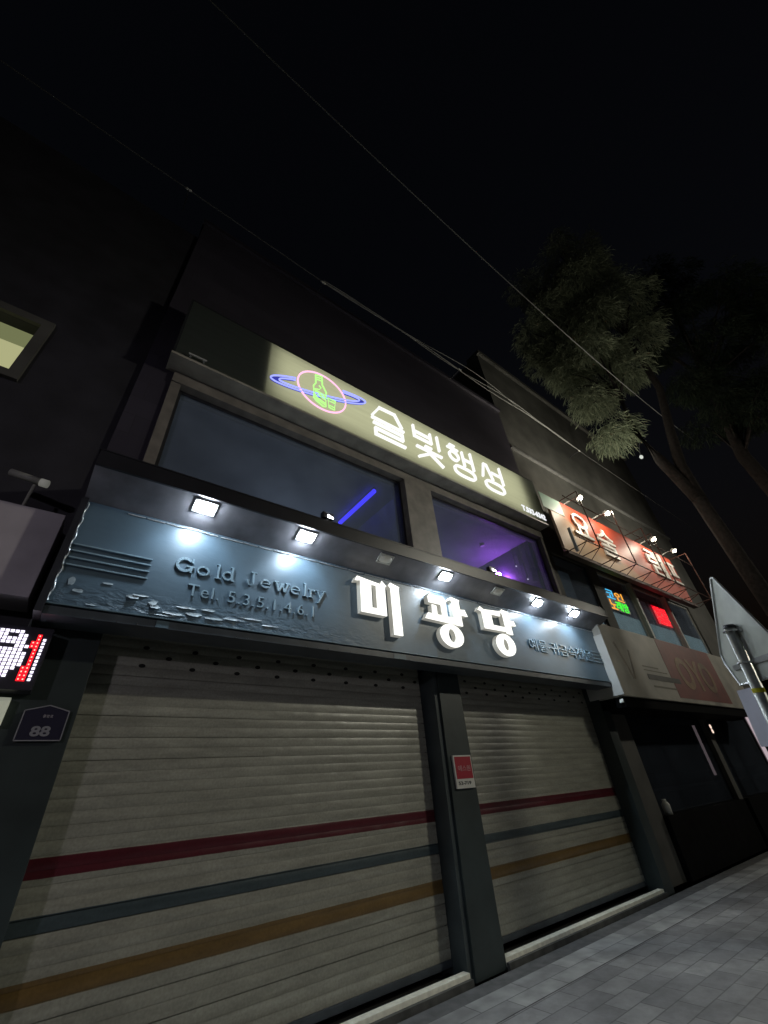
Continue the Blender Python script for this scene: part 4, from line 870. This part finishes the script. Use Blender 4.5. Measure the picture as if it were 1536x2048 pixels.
# ------------------------------------------------------------------ right neighbour
N = empty('grey_building', (13, 4.2, 0), 'grey four storey building beyond the jewellery shop with a dark shop front', 'building')
w = MB()
w.box(8.26, 18.5, 4.25, 4.6, 5.95, 13.7); w.box(8.26, 18.5, 4.25, 4.6, 2.75, 4.35)
for x0, x1 in ((8.26, 8.5), (10.05, 10.5), (16.4, 18.5)): w.box(x0, x1, 4.25, 4.6, 4.35, 5.95)
w.box(8.26, 8.46, 4.6, 12, 0, 13.7); w.box(18.3, 18.5, 4.6, 12, 0, 13.7); w.box(8.46, 18.3, 11.8, 12, 0, 13.7)
w.build('wall', M['wall_right'], N)
MB().box(8.24, 18.6, 4.15, 4.7, 13.703, 13.86).build('coping', M['wall_right'], N)
MB().box(8.27, 18.5, 4.17, 4.248, 9.24, 9.32).build('string_course', M['coping'], N)
MB().box(8.46, 18.3, 4.7, 12, 13.4, 13.6).build('roof', M['wall_right'], N)
for x0, x1 in ((8.5, 10.05), (10.5, 12.2), (12.3, 14.4), (14.5, 16.4)):
    fr = MB().box(x0, x1, 4.30, 4.36, 4.35, 4.41).box(x0, x0 + 0.05, 4.30, 4.36, 4.41, 5.9).box(x1 - 0.05, x1, 4.30, 4.36, 4.41, 5.9).box(x0, x1, 4.30, 4.36, 5.9, 5.95)
    fr = fr.build('window', M['win_white'] if x0 > 9 else M['dark_frame'], N)
    MB().box(x0 + 0.051, x1 - 0.051, 4.325, 4.335, 4.411, 5.899).build('pane', M['glass'], fr)
    MB().box(x0 + 0.052, x1 - 0.052, 4.345, 4.35, 4.411, 4.88).build('frosted_film', M['frosted'], fr)
    MB().box(x0 + 0.052, x1 - 0.052, 4.75, 4.78, 4.35, 5.95).build('curtain', M['curtain'], fr)
MB().box(12.2, 12.3, 4.2, 4.34, 4.35, 5.95).build('mullion', M['win_white'], N); MB().box(14.4, 14.5, 4.2, 4.34, 4.35, 5.95).build('mullion', M['win_white'], N)
# dark shop front
MB().box(9.101, 12.949, 4.16, 4.6, 0, 0.85).build('plinth', M['stone_black'], N, bevel=0.01)
MB().box(13.201, 18.4, 4.16, 4.6, 0, 0.85).build('plinth', M['stone_black'], N, bevel=0.01)
MB().box(8.27, 9.1, 4.25, 4.6, 0, 2.72).build('pier', M['wall_right'], N, bevel=0.01)
MB().box(12.95, 13.2, 4.25, 4.6, 0.0, 2.72).build('pier', M['wall_right'], N, bevel=0.01)
MB().box(9.101, 12.949, 4.34, 4.36, 0.86, 2.72).box(13.201, 18.3, 4.34, 4.36, 0.86, 2.72).build('shop_window', M['glass_dark'], N)
MB().box(9.102, 9.14, 4.30, 4.38, 0.87, 2.6).box(9.102, 12.9, 4.30, 4.38, 2.6, 2.68).box(13.22, 18.2, 4.30, 4.38, 2.6, 2.68).build('shop_frame', M['alu'], N)
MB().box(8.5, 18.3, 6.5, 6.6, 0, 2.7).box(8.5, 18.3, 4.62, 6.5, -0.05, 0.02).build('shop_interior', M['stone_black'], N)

# lower faded sign board
t = empty('faded_sign_board', (11.4, 3.75, 2.62), 'wide faded beige sign board with a brownish red block, right of the fascia', 'sign')
MB().box(7.99, 15.0, 3.6, 4.24, 2.62, 3.93).build('board', M['board_low'], t, bevel=0.01)
MB().box(7.955, 7.988, 3.59, 4.24, 2.64, 3.7).build('edge_strip', M['win_white'], t)
MB().box(10.38, 13.4, 3.596, 3.5995, 2.70, 3.93).build('red_block', M['board_red'], t)
MB().box(9.25, 10.75, 3.592, 3.5955, 2.985, 3.085).build('dark_strip', M['board_dark'], t)
g = MB(); text(g, 'OYO', 10.9, 12.9, 2.9, 3.6, 3.591, 3.5955, bold=0.03, shear=-0.1); g.build('script', M['board_script'], t)
g = MB(); g.box(9.2, 10.25, 3.5965, 3.5997, 3.15, 3.17); g.box(9.2, 9.9, 3.5965, 3.5997, 3.22, 3.245); g.build('faint_line', M['board_text'], t)
g = MB(); g.box(9.35, 10.7, 3.5965, 3.5997, 2.84, 2.875); g.build('faint_line', M['board_text'], t)
g = MB(); g.bar((8.35, 3.6), (8.62, 2.95), 0.07, 3.5955, 3.5997); g.bar((8.66, 2.951), (8.85, 3.5), 0.06, 3.595, 3.5997); g.build('emblem', M['board_faint'], t)
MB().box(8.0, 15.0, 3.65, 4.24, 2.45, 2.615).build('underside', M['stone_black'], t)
t = MB().tube([(9.3, 3.72, 2.57), (15.2, 3.72, 2.57)], 0.016, 8).build('awning_rail', M['chrome']); tag(t, 'thin chrome rail running below the faded sign board', 'rail')
t = empty('sign_corner_lamp', (7.98, 3.7, 2.5), 'tiny white lamp under the left corner of the faded sign board', 'lamp')
MB().prism([(7.96, 2.52), (8.03, 2.52), (8.01, 2.6)], 3.66, 3.72).build('shade', M['lamp_off'], t); MB().box(7.99, 8.01, 3.68, 3.70, 2.6, 2.63).build('bracket', M['dark_frame'], t)
t = empty('light_tube', (14.36, 3.72, 1.3), 'upright pale pink light tube at the right edge of the dark shop front', 'light tube')
MB().tube([(14.36, 3.7, 1.3), (14.36, 3.7, 2.45)], 0.042, 8).build('tube', M['tube_white'], t); MB().box(14.30, 14.42, 3.745, 3.79, 1.25, 2.45).build('backing', M['dark_frame'], t)
t = empty('hanging_lantern_sign', (13.2, 4.2, 2.1), 'tiny glowing pinkish sign hanging on the shop front pier', 'sign')
MB().box(13.02, 13.16, 4.19, 4.22, 2.12, 2.36).build('case', M['dark_frame'], t)
for zc in (2.29, 2.19): MB().ring(13.09, zc, (0.05, 0.046), (0.022, 0.02), 4.183, 4.1895, 20).build('lit_ring', M['mini_sign'], t)

t = empty('plastic_container', (9.34, 4.23, 0.85), 'small white plastic container on the dark shop ledge', 'container')
MB().tube([(9.34, 4.24, 0.852), (9.34, 4.24, 1.0), (9.34, 4.24, 1.03), (9.34, 4.24, 1.05)], [0.065, 0.07, 0.05, 0.035], 14).build('body', M['sign_white'], t, smooth=True)
MB().tube([(9.34, 4.24, 1.051), (9.34, 4.24, 1.08)], 0.036, 12).build('cap', M['lamp_off'], t, smooth=True)
for x, lb in ((14.02, 'left of two tiny warm lights inside the dark shop'), (14.16, 'right of two tiny warm lights inside the dark shop')):
    t = empty('glow_dot', (x, 4.8, 1.9), lb, 'light', 'tiny lights inside the shop')
    MB().sphere((x, 4.8, 1.9), 0.022, 8).build('bulb', M['shop_dot'], t, smooth=True); MB().box(x - 0.006, x + 0.006, 4.794, 4.806, 1.922, 2.7).build('stem', M['dark_frame'], t)
for x in (10.3, 11.5):
    t = empty('shop_shelf', (x, 5.2, 0), 'dim grey shelf unit standing inside the dark shop ' + ('near the left pier' if x < 11 else 'near the middle pier'), 'shelf', 'shelves in the dark shop')
    MB().box(x - 0.45, x - 0.42, 5.0, 5.4, 0.02, 2.1).build('side', M['box_grey'], t); MB().box(x + 0.42, x + 0.45, 5.0, 5.4, 0.02, 2.1).build('side', M['box_grey'], t)
    for z in (0.6, 1.1, 1.6, 2.07): MB().box(x - 0.419, x + 0.419, 5.0, 5.4, z, z + 0.025).build('board', M['box_grey'], t)

# billboard with steel frame
t = empty('billboard', (12, 3.8, 5.9), 'orange red and beige billboard with white Korean letters behind a rusty steel frame', 'billboard')
MB().box(8.3, 15.4, 3.8, 3.86, 5.72, 7.32).build('board', M['board'], t)
MB().box(8.02, 8.9, 3.79, 3.799, 6.85, 7.3).build('pale_panel', M['pale_green'], t)
for ch, x0, x1, z0, z1 in (('요', 9.1, 9.95, 6.42, 7.12), ('술', 10.25, 11.15, 6.15, 7.0), ('램', 13.2, 14.35, 6.3, 7.2), ('프', 14.6, 15.3, 6.3, 7.05)):
    g = MB(); text(g, ch, x0, x1, z0, z1, 3.75, 3.795, bold=0.008); g.build('letter', M['white_letter'], t)
fr = MB(); r_ = 0.015
for zz in (5.72, 6.85): fr.tube([(8.05, 3.30, zz), (15.4, 3.30, zz)], r_, 6)
fr.tube([(8.05, 3.75, 5.70), (15.4, 3.75, 5.70)], r_, 6)
for x in (8.35, 8.9, 9.75, 10.6, 11.45, 12.3, 12.9, 13.7, 14.5, 15.4):
    if x in (8.9, 10.6, 12.3, 12.9, 15.4): fr.tube([(x, 3.30, 5.72), (x, 3.30, 7.32)], r_, 6); fr.tube([(x, 3.30, 7.32), (x, 3.79, 7.32)], r_ * 0.8, 6)
    fr.tube([(x, 3.30, 5.72), (x, 3.79, 5.70)], r_ * 0.8, 6)
    fr.tube([(x, 3.32, 5.72), (x + 0.4, 3.77, 5.70)], r_ * 0.6, 5)
fr.build('steel_frame', M['steel_brown'], t)
MB().box(8.28, 15.5, 3.74, 3.88, 5.62, 5.70).build('ledge', M['steel_brown'], t)
MB().box(8.22, 8.26, 3.5, 3.56, 5.55, 6.15).build('edge_post', M['win_white'], t)
lamps = ((9.35, 'warm sign lamp above the first billboard letter'), (10.72, 'warm sign lamp above the second billboard letter'), (13.5, 'warm sign lamp above the third billboard letter'), (15.0, 'small sign lamp above the last billboard letter'))
for i, (x, lb) in enumerate(lamps):
    a = empty('sign_lamp', (x, 3.5, 7.35), lb, 'lamp', 'arm lamps over the billboard')
    MB().tube([(x - 0.25, 3.86, 7.30), (x - 0.1, 3.66, 7.40), (x, 3.46, 7.42)], 0.012, 6).build('arm', M['win_white'], a)
    MB().tube([(x, 3.50, 7.46), (x, 3.46, 7.38)], [0.05, 0.09], 10).build('shade', M['win_white'], a)
    MB().sphere((x, 3.44, 7.37), 0.055 if i < 3 else 0.04, 10).build('bulb', M['warm_lamp'], a, smooth=True)
    ld = bpy.data.lights.new('sign_lamp_light', 'POINT'); ld.energy = (50, 50, 44, 20)[i]; ld.color = (1.0, 0.9, 0.72); ld.shadow_soft_size = 0.07
    lo = bpy.data.objects.new('sign_lamp_light', ld); COL.objects.link(lo); lo.parent = a; lo.location = (0, -0.26, -0.02)
    ld = bpy.data.lights.new('added_uplight', 'SPOT'); ld.energy = (170, 170, 170, 80)[i]; ld.color = (1.0, 0.95, 0.8); ld.spot_size = R(120); ld.spot_blend = 1.0; ld.shadow_soft_size = 0.06  # spot added to brighten the cedar crown and the wall above
    lo = bpy.data.objects.new('added_uplight', ld); COL.objects.link(lo); lo.parent = a; lo.location = (0, -0.12, 0.14)
    lo.rotation_euler = Vector((0.0, -0.22, 1)).to_track_quat('-Z', 'Y').to_euler()
# neon signs in the windows
t = empty('colourful_neon_sign', (10.95, 4.3, 4.9), 'small blue, orange and green neon sign in the neighbour window', 'neon sign')
MB().box(10.60, 11.62, 4.29, 4.299, 4.92, 5.50).build('back_panel', M['dark_frame'], t)
for ch, m, x0, x1, z0, z1 in (('코', 'nb', 10.64, 11.04, 5.24, 5.48), ('인', 'no', 11.10, 11.52, 5.24, 5.48), ('노', 'no', 10.64, 10.94, 4.94, 5.2), ('래방', 'ng', 10.96, 11.6, 4.94, 5.2)):
    g = MB(); text(g, ch, x0, x1, z0, z1, 4.275, 4.2895, bold=0.0); g.build('neon_letter', M[m], t)
t = empty('red_neon_sign', (13.9, 4.3, 4.95), 'glowing red neon sign in the neighbour window', 'neon sign')
MB().box(13.32, 14.22, 4.29, 4.299, 4.95, 5.52).build('back_panel', M['nr_panel'], t)
g = MB(); text(g, '영업', 13.36, 14.18, 5.25, 5.5, 4.275, 4.2895, bold=0.01); text(g, '중', 13.36, 14.18, 4.97, 5.22, 4.275, 4.2895, bold=0.01); g.build('neon_letter', M['nr'], t)

# ------------------------------------------------------------------ cables
def cable(a, b_, sag, r, m, label, n=28):
    a = Vector(a); b_ = Vector(b_)
    pts = []
    for i in range(n + 1):
        t = i / n; p = a.lerp(b_, t); p.z -= sag * 4 * t * (1 - t); pts.append(p)
    o = MB().tube(pts, r, 6).build('cable', M[m]); return tag(o, label, 'cable', 'overhead cables')
cable((-6, 1.5, 12.2), (18, 1.5, 12.3), 1.75, 0.010, 'cable', 'long single overhead cable crossing the black sky')
def strand(a, b_, amp, ph, sag, r, label):
    a = Vector(a); b_ = Vector(b_); pts = []; n = 60
    for i in range(n + 1):
        t = i / n; p = a.lerp(b_, t); env = math.sin(math.pi * t)
        p.z += -sag * 4 * t * (1 - t) + amp * env * math.sin(ph + 9.5 * t) * 0.6; p.y += amp * env * math.cos(ph + 11 * t)
        pts.append(p)
    o = MB().tube(pts, r, 6).build('cable', M['cable_pale']); return tag(o, label, 'cable', 'overhead cables')
strand((2.03, 3.80, 10.56), (12.0, 3.80, 10.70), 0.035, 0.3, -0.12, 0.011, 'lowest strand of the cable bundle along the roof edge')
strand((2.03, 3.80, 10.58), (12.0, 3.80, 10.68), 0.05, 2.1, -0.18, 0.009, 'middle strand of the cable bundle along the roof edge')
strand((2.03, 3.78, 10.60), (12.0, 3.80, 10.66), 0.06, 4.0, -0.30, 0.008, 'uppermost loose strand of the cable bundle along the roof edge')
cable((-6, 3.80, 10.9), (2.0, 3.80, 10.57), 0.0, 0.010, 'cable_dark', 'dark cable along the roof edge left of the insulator')
cable((12.05, 3.80, 10.66), (22, 3.80, 10.5), 0.0, 0.007, 'cable_dark', 'dark cable running right from the bundle end')
for (x, z, lb) in ((2.03, 10.56, 'white insulator where the cable bundle starts'), (-0.72, 10.69, 'pale insulator on the dark cable at the left'), (12.0, 10.67, 'pale insulator at the right end of the cable bundle'), (6.2, 10.74, 'tiny white clip above the middle of the cable bundle')):
    t = empty('insulator', (x, 3.80, z), lb, 'insulator', 'insulators on the cables')
    k = 1.0 if x < 3 else 0.9
    MB().tube([(x - 0.06 * k, 3.80, z), (x - 0.02 * k, 3.80, z), (x, 3.80, z), (x + 0.02 * k, 3.80, z), (x + 0.06 * k, 3.80, z)], [0.012, 0.026, 0.015, 0.026, 0.012], 8).build('body', M['ceramic'], t, smooth=True)
    MB().box(x - 0.008, x + 0.008, 3.82, 4.2, z - 0.008, z + 0.008).build('bracket', M['dark_frame'], t)

# ------------------------------------------------------------------ traffic sign seen from behind
T = empty('traffic_sign', (3.5, 0.77, 0), 'back of a pale metal pentagon traffic sign on a leaning steel pole', 'traffic sign')
ax = Vector((3.5, 0.777, 1.46)); up = Vector((0.0, -0.085, 1.0)).normalized()       # pole axis through this point, leaning
u = Vector((0.74, 0.67, 0)).normalized(); u = (u - up * u.dot(up)).normalized(); nb_ = up.cross(u)
if nb_.dot(Vector((-1, -0.2, 0))) < 0: nb_ = -nb_
def on(s_, h, d=0.0): return ax + up * h + u * s_ + nb_ * d
PD = 0.035
def base_h(): return -ax.z / up.z
MB().tube([on(0, base_h() - 0.1, PD + 0.0), on(0, 0.78, PD)], 0.032, 16).build('pole', M['galv'], T, smooth=True)
MB().tube([on(0, 0.781, PD), on(0, 0.80, PD)], [0.036, 0.033], 16).build('pole_cap', M['dark_frame'], T)
def slab3(mb, outline, d0, d1):
    n = len(outline)
    mb.add([on(s_, h, d0) for s_, h in outline] + [on(s_, h, d1) for s_, h in outline], [tuple(range(n)), tuple(range(2 * n - 1, n - 1, -1))] + [(i, i + n, (i + 1) % n + n, (i + 1) % n) for i in range(n)])
hb = 0.0
pent = [(0.0, 1.135), (0.018, 1.128), (0.29, 0.665), (0.285, 0.60), (0.215, 0.455), (-0.215, 0.455), (-0.285, 0.60), (-0.29, 0.665), (-0.018, 1.128)]
m_ = MB(); slab3(m_, pent, -0.004, 0.0); m_.build('plate', M['plate'], T)
rim = MB()
for a, b_ in zip(pent, pent[1:] + pent[:1]):
    rim.tube([on(a[0], a[1], 0.004), on(b_[0], b_[1], 0.004)], 0.007, 5)
rim.build('rim', M['alu'], T)
for h in (0.56, 0.76):
    br = MB(); slab3(br, [(-0.2, h - 0.016), (0.2, h - 0.016), (0.2, h + 0.016), (-0.2, h + 0.016)], 0.001, 0.014) if h < 0.7 else slab3(br, [(-0.06, h - 0.014), (0.06, h - 0.014), (0.06, h + 0.014), (-0.06, h + 0.014)], 0.001, 0.014)
    br.tube([on(0.042 * math.cos(t), h, PD + 0.042 * math.sin(t)) for t in [2 * math.pi * k / 14 for k in range(14)]], 0.006, 5, closed=True)
    br.tube([on(-0.04, h, 0.0), on(-0.04, h, 0.045)], 0.007, 6); br.tube([on(0.04, h, 0.0), on(0.04, h, 0.045)], 0.007, 6)
    br.build('bracket', M['alu'], T)
sp = MB(); slab3(sp, [(-0.03, 0.10), (0.30, 0.10), (0.30, 0.43), (0.015, 0.43)], -0.004, 0.0); sp.build('lower_plate', M['plate_lilac'], T)
yb = MB(); yb.tube([on(0, 0.385, PD), on(0, 0.41, PD)], 0.0335, 16); yb.build('reflective_band', M['yellow'], T)

# utility pole and street lamp that light and shade the front
o = MB().tube([(8.35, -0.5, -0.2), (8.35, -0.5, 4.4), (8.35, -0.5, 6.4)], [0.15, 0.135, 0.13], 16).build('utility_pole', M['concrete'], smooth=True); tag(o, 'round concrete utility pole at the kerb', 'pole')
def street_lamp(x, y, h, label, aim, energy, size, col, spill=0.0):
    t = empty('street_lamp', (x, y, 0), label, 'street lamp', 'street lamps')
    MB().tube([(x, y, -0.2), (x, y, h - 0.1)], [0.09, 0.06], 12).build('post', M['galv'], t)
    MB().tube([(x, y, h - 0.1), (x, y + 1.1, h + 0.15)], 0.035, 8).build('arm', M['galv'], t)
    MB().box(x - 0.15, x + 0.15, y + 0.7, y + 1.4, h + 0.10, h + 0.22).build('head', M['galv'], t, bevel=0.02)
    MB().box(x - 0.12, x + 0.12, y + 0.8, y + 1.35, h + 0.07, h + 0.099).build('diffuser', M['street_head'], t)
    ld = bpy.data.lights.new('street_light', 'SPOT'); ld.energy = energy; ld.color = col; ld.spot_size = R(size); ld.spot_blend = 1.0; ld.shadow_soft_size = 0.2
    lo = bpy.data.objects.new('street_light', ld); COL.objects.link(lo); lo.parent = t; lo.location = (0, 1.2, h)
    lo.rotation_euler = (Vector(aim) - Vector((x, y + 1.2, h))).to_track_quat('-Z', 'Y').to_euler()
    if spill:
        ld = bpy.data.lights.new('added_spill', 'POINT'); ld.energy = spill; ld.color = col; ld.shadow_soft_size = 0.2  # point light added to brighten the cedar crown
        lo = bpy.data.objects.new('added_spill', ld); COL.objects.link(lo); lo.parent = t; lo.location = (0, 1.6, h)
street_lamp(10.6, -5.2, 8.2, 'tall street lamp across the road', (0.9, 4.2, 3.0), 1200, 74, (1.0, 0.96, 0.80), 170)
street_lamp(23.0, -5.2, 8.2, 'added unseen lamp farther along the road, lighting the right building', (13, 4.2, 3.0), 1300, 80, (1.0, 0.95, 0.80))  # added lamp, brightens the grey building and its faded board
street_lamp(-7.0, -7.2, 4.3, 'added unseen fill lamp, low across the road to the left', (-0.4, 4.2, 3.1), 620, 50, (0.93, 0.86, 1.0))  # added purplish fill for the shutter tops and grey sign box

# ------------------------------------------------------------------ trees
def needle_clump(mb, c, rx, ry, rz, n, rng, length):
    for _ in range(n):
        while True:
            p = Vector((rng.uniform(-1, 1), rng.uniform(-1, 1), rng.uniform(-1, 1)))
            if p.length <= 1: break
        p = Vector((c[0] + p.x * rx, c[1] + p.y * ry, c[2] + p.z * rz))
        out = (p - Vector(c)); out.z *= 0.2
        if out.length > 0: out.normalize()
        for k in range(7):
            d = Vector((rng.gauss(0, 0.35), rng.gauss(0, 0.35), -rng.uniform(0.4, 1.2))) + out * 0.5
            d.normalize(); L = length * rng.uniform(0.5, 1.15)
            sd = d.cross(Vector((rng.gauss(0, 1), rng.gauss(0, 1), rng.gauss(0, 1)))).normalized() * L * 0.04
            q = p + Vector((rng.gauss(0, 0.05), rng.gauss(0, 0.05), rng.gauss(0, 0.05)))
            mid = q + d * L * 0.55 + out * 0.03
            o_ = len(mb.v)
            mb.v += [tuple(q), tuple(mid + sd), tuple(q + d * L), tuple(mid - sd)]; mb.f.append((o_, o_ + 1, o_ + 2, o_ + 3))
def inside(p, poly):
    r_ = False; n = len(poly)
    for i in range(n):
        a, b_ = poly[i], poly[i - 1]
        if (a[1] > p[1]) != (b_[1] > p[1]) and p[0] < (b_[0] - a[0]) * (p[1] - a[1]) / (b_[1] - a[1]) + a[0]: r_ = not r_
    return r_
def tree(base, limbs, crown, xs_, nclump, label, seed, extra=(), leaf='needles'):
    rng = random.Random(seed)
    t = empty('cedar_tree', base, label, 'tree', 'cedar trees beside the street')
    tr = MB()
    for pts, rs in limbs: tr.tube(pts, rs, 9)
    fo = MB(); ys = [p[0] for p in crown]; zs = [p[1] for p in crown]; cl = []
    tries = 0
    while len(cl) < nclump and tries < 5000:
        tries += 1
        p = (rng.uniform(min(ys), max(ys)), rng.uniform(min(zs), max(zs)))
        if not inside(p, crown): continue
        c = (rng.uniform(*xs_), p[0], p[1])
        if any((Vector(c) - Vector(q)).length < 0.55 for q in cl): continue
        cl.append(c)
    for c in list(cl) + list(extra):
        k = rng.uniform(0.7, 1.35)
        needle_clump(fo, c, 0.68 * k, 0.6 * k, 0.3 * k, int(150 * k), rng, 0.30)
        # twig from the nearest limb point
        best = min((Vector(p) for pts, _ in limbs for p in pts), key=lambda q: (q - Vector(c)).length + max(0, q.z - c[2]) * 2)
        m2 = best.lerp(Vector(c), 0.6); m2.z += 0.25
        tr.tube([best, m2, Vector(c)], [0.045, 0.028, 0.012], 5)
    tr.build('trunk', M['bark'], t, smooth=True); fo.build('crown', M[leaf], t, fix=False)
tree((12, 1.65, 0), [([(12, 1.65, -0.2), (12, 1.62, 4), (12, 1.68, 7.2)], [0.22, 0.18, 0.16]),
                     ([(12, 1.68, 7.2), (12, 1.95, 8.8), (12, 2.12, 10.3), (12, 1.95, 11.6), (12.1, 2.3, 14), (12.1, 2.2, 17)], [0.16, 0.14, 0.11, 0.085, 0.06, 0.03]),
                     ([(12.05, 1.66, 7.1), (12.1, 1.62, 8.4), (12.2, 1.40, 9.5), (12.3, 1.0, 11.2), (12.4, 0.9, 14), (12.3, 1.0, 18)], [0.15, 0.14, 0.12, 0.10, 0.07, 0.03])],
     [(3.45, 17.0), (3.6, 15.4), (3.05, 13.2), (2.6, 11.2), (1.9, 11.4), (1.0, 12.2), (0.5, 14), (-0.1, 16), (0.1, 18.6), (1.5, 20.2), (2.7, 19.0)], (11.0, 13.0), 56,
     'tall cedar with drooping foliage lit from below beside the billboard', 5, extra=[(11.9, 2.50, 10.5), (12.0, 2.70, 10.3), (12.0, 2.95, 13.2), (12.0, 3.25, 14.2), (11.9, 3.5, 15.3), (12.1, 2.7, 12.2)])
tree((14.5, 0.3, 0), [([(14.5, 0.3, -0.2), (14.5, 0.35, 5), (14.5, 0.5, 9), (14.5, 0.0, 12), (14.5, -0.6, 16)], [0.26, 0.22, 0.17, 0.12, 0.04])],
     [(0.9, 10), (0.7, 13), (0.2, 16.5), (-0.8, 18), (-2.2, 16), (-2.4, 12), (-1.2, 9.5)], (13.7, 15.3), 34, 'cedar with needles darkened as if unlit, at the right edge', 9, leaf='shaded_needles')
t = empty('globe_lamp', (12, 2.31, 9.1), 'tiny lit white globe lamp hanging below the cedar foliage', 'lamp')
MB().sphere((12, 2.31, 9.2), 0.05, 10, sz=1.3).build('globe', M['globe_on'], t, smooth=True)
ld = bpy.data.lights.new('globe_light', 'POINT'); ld.energy = 12; ld.color = (0.95, 1.0, 0.85); ld.shadow_soft_size = 0.06
lo = bpy.data.objects.new('globe_light', ld); COL.objects.link(lo); lo.parent = t; lo.location = (-0.25, 0.25, 0.1)
MB().tube([(12, 2.31, 9.26), (12, 2.2, 9.6), (12, 2.08, 9.75)], 0.008, 5).build('cord', M['dark_frame'], t)
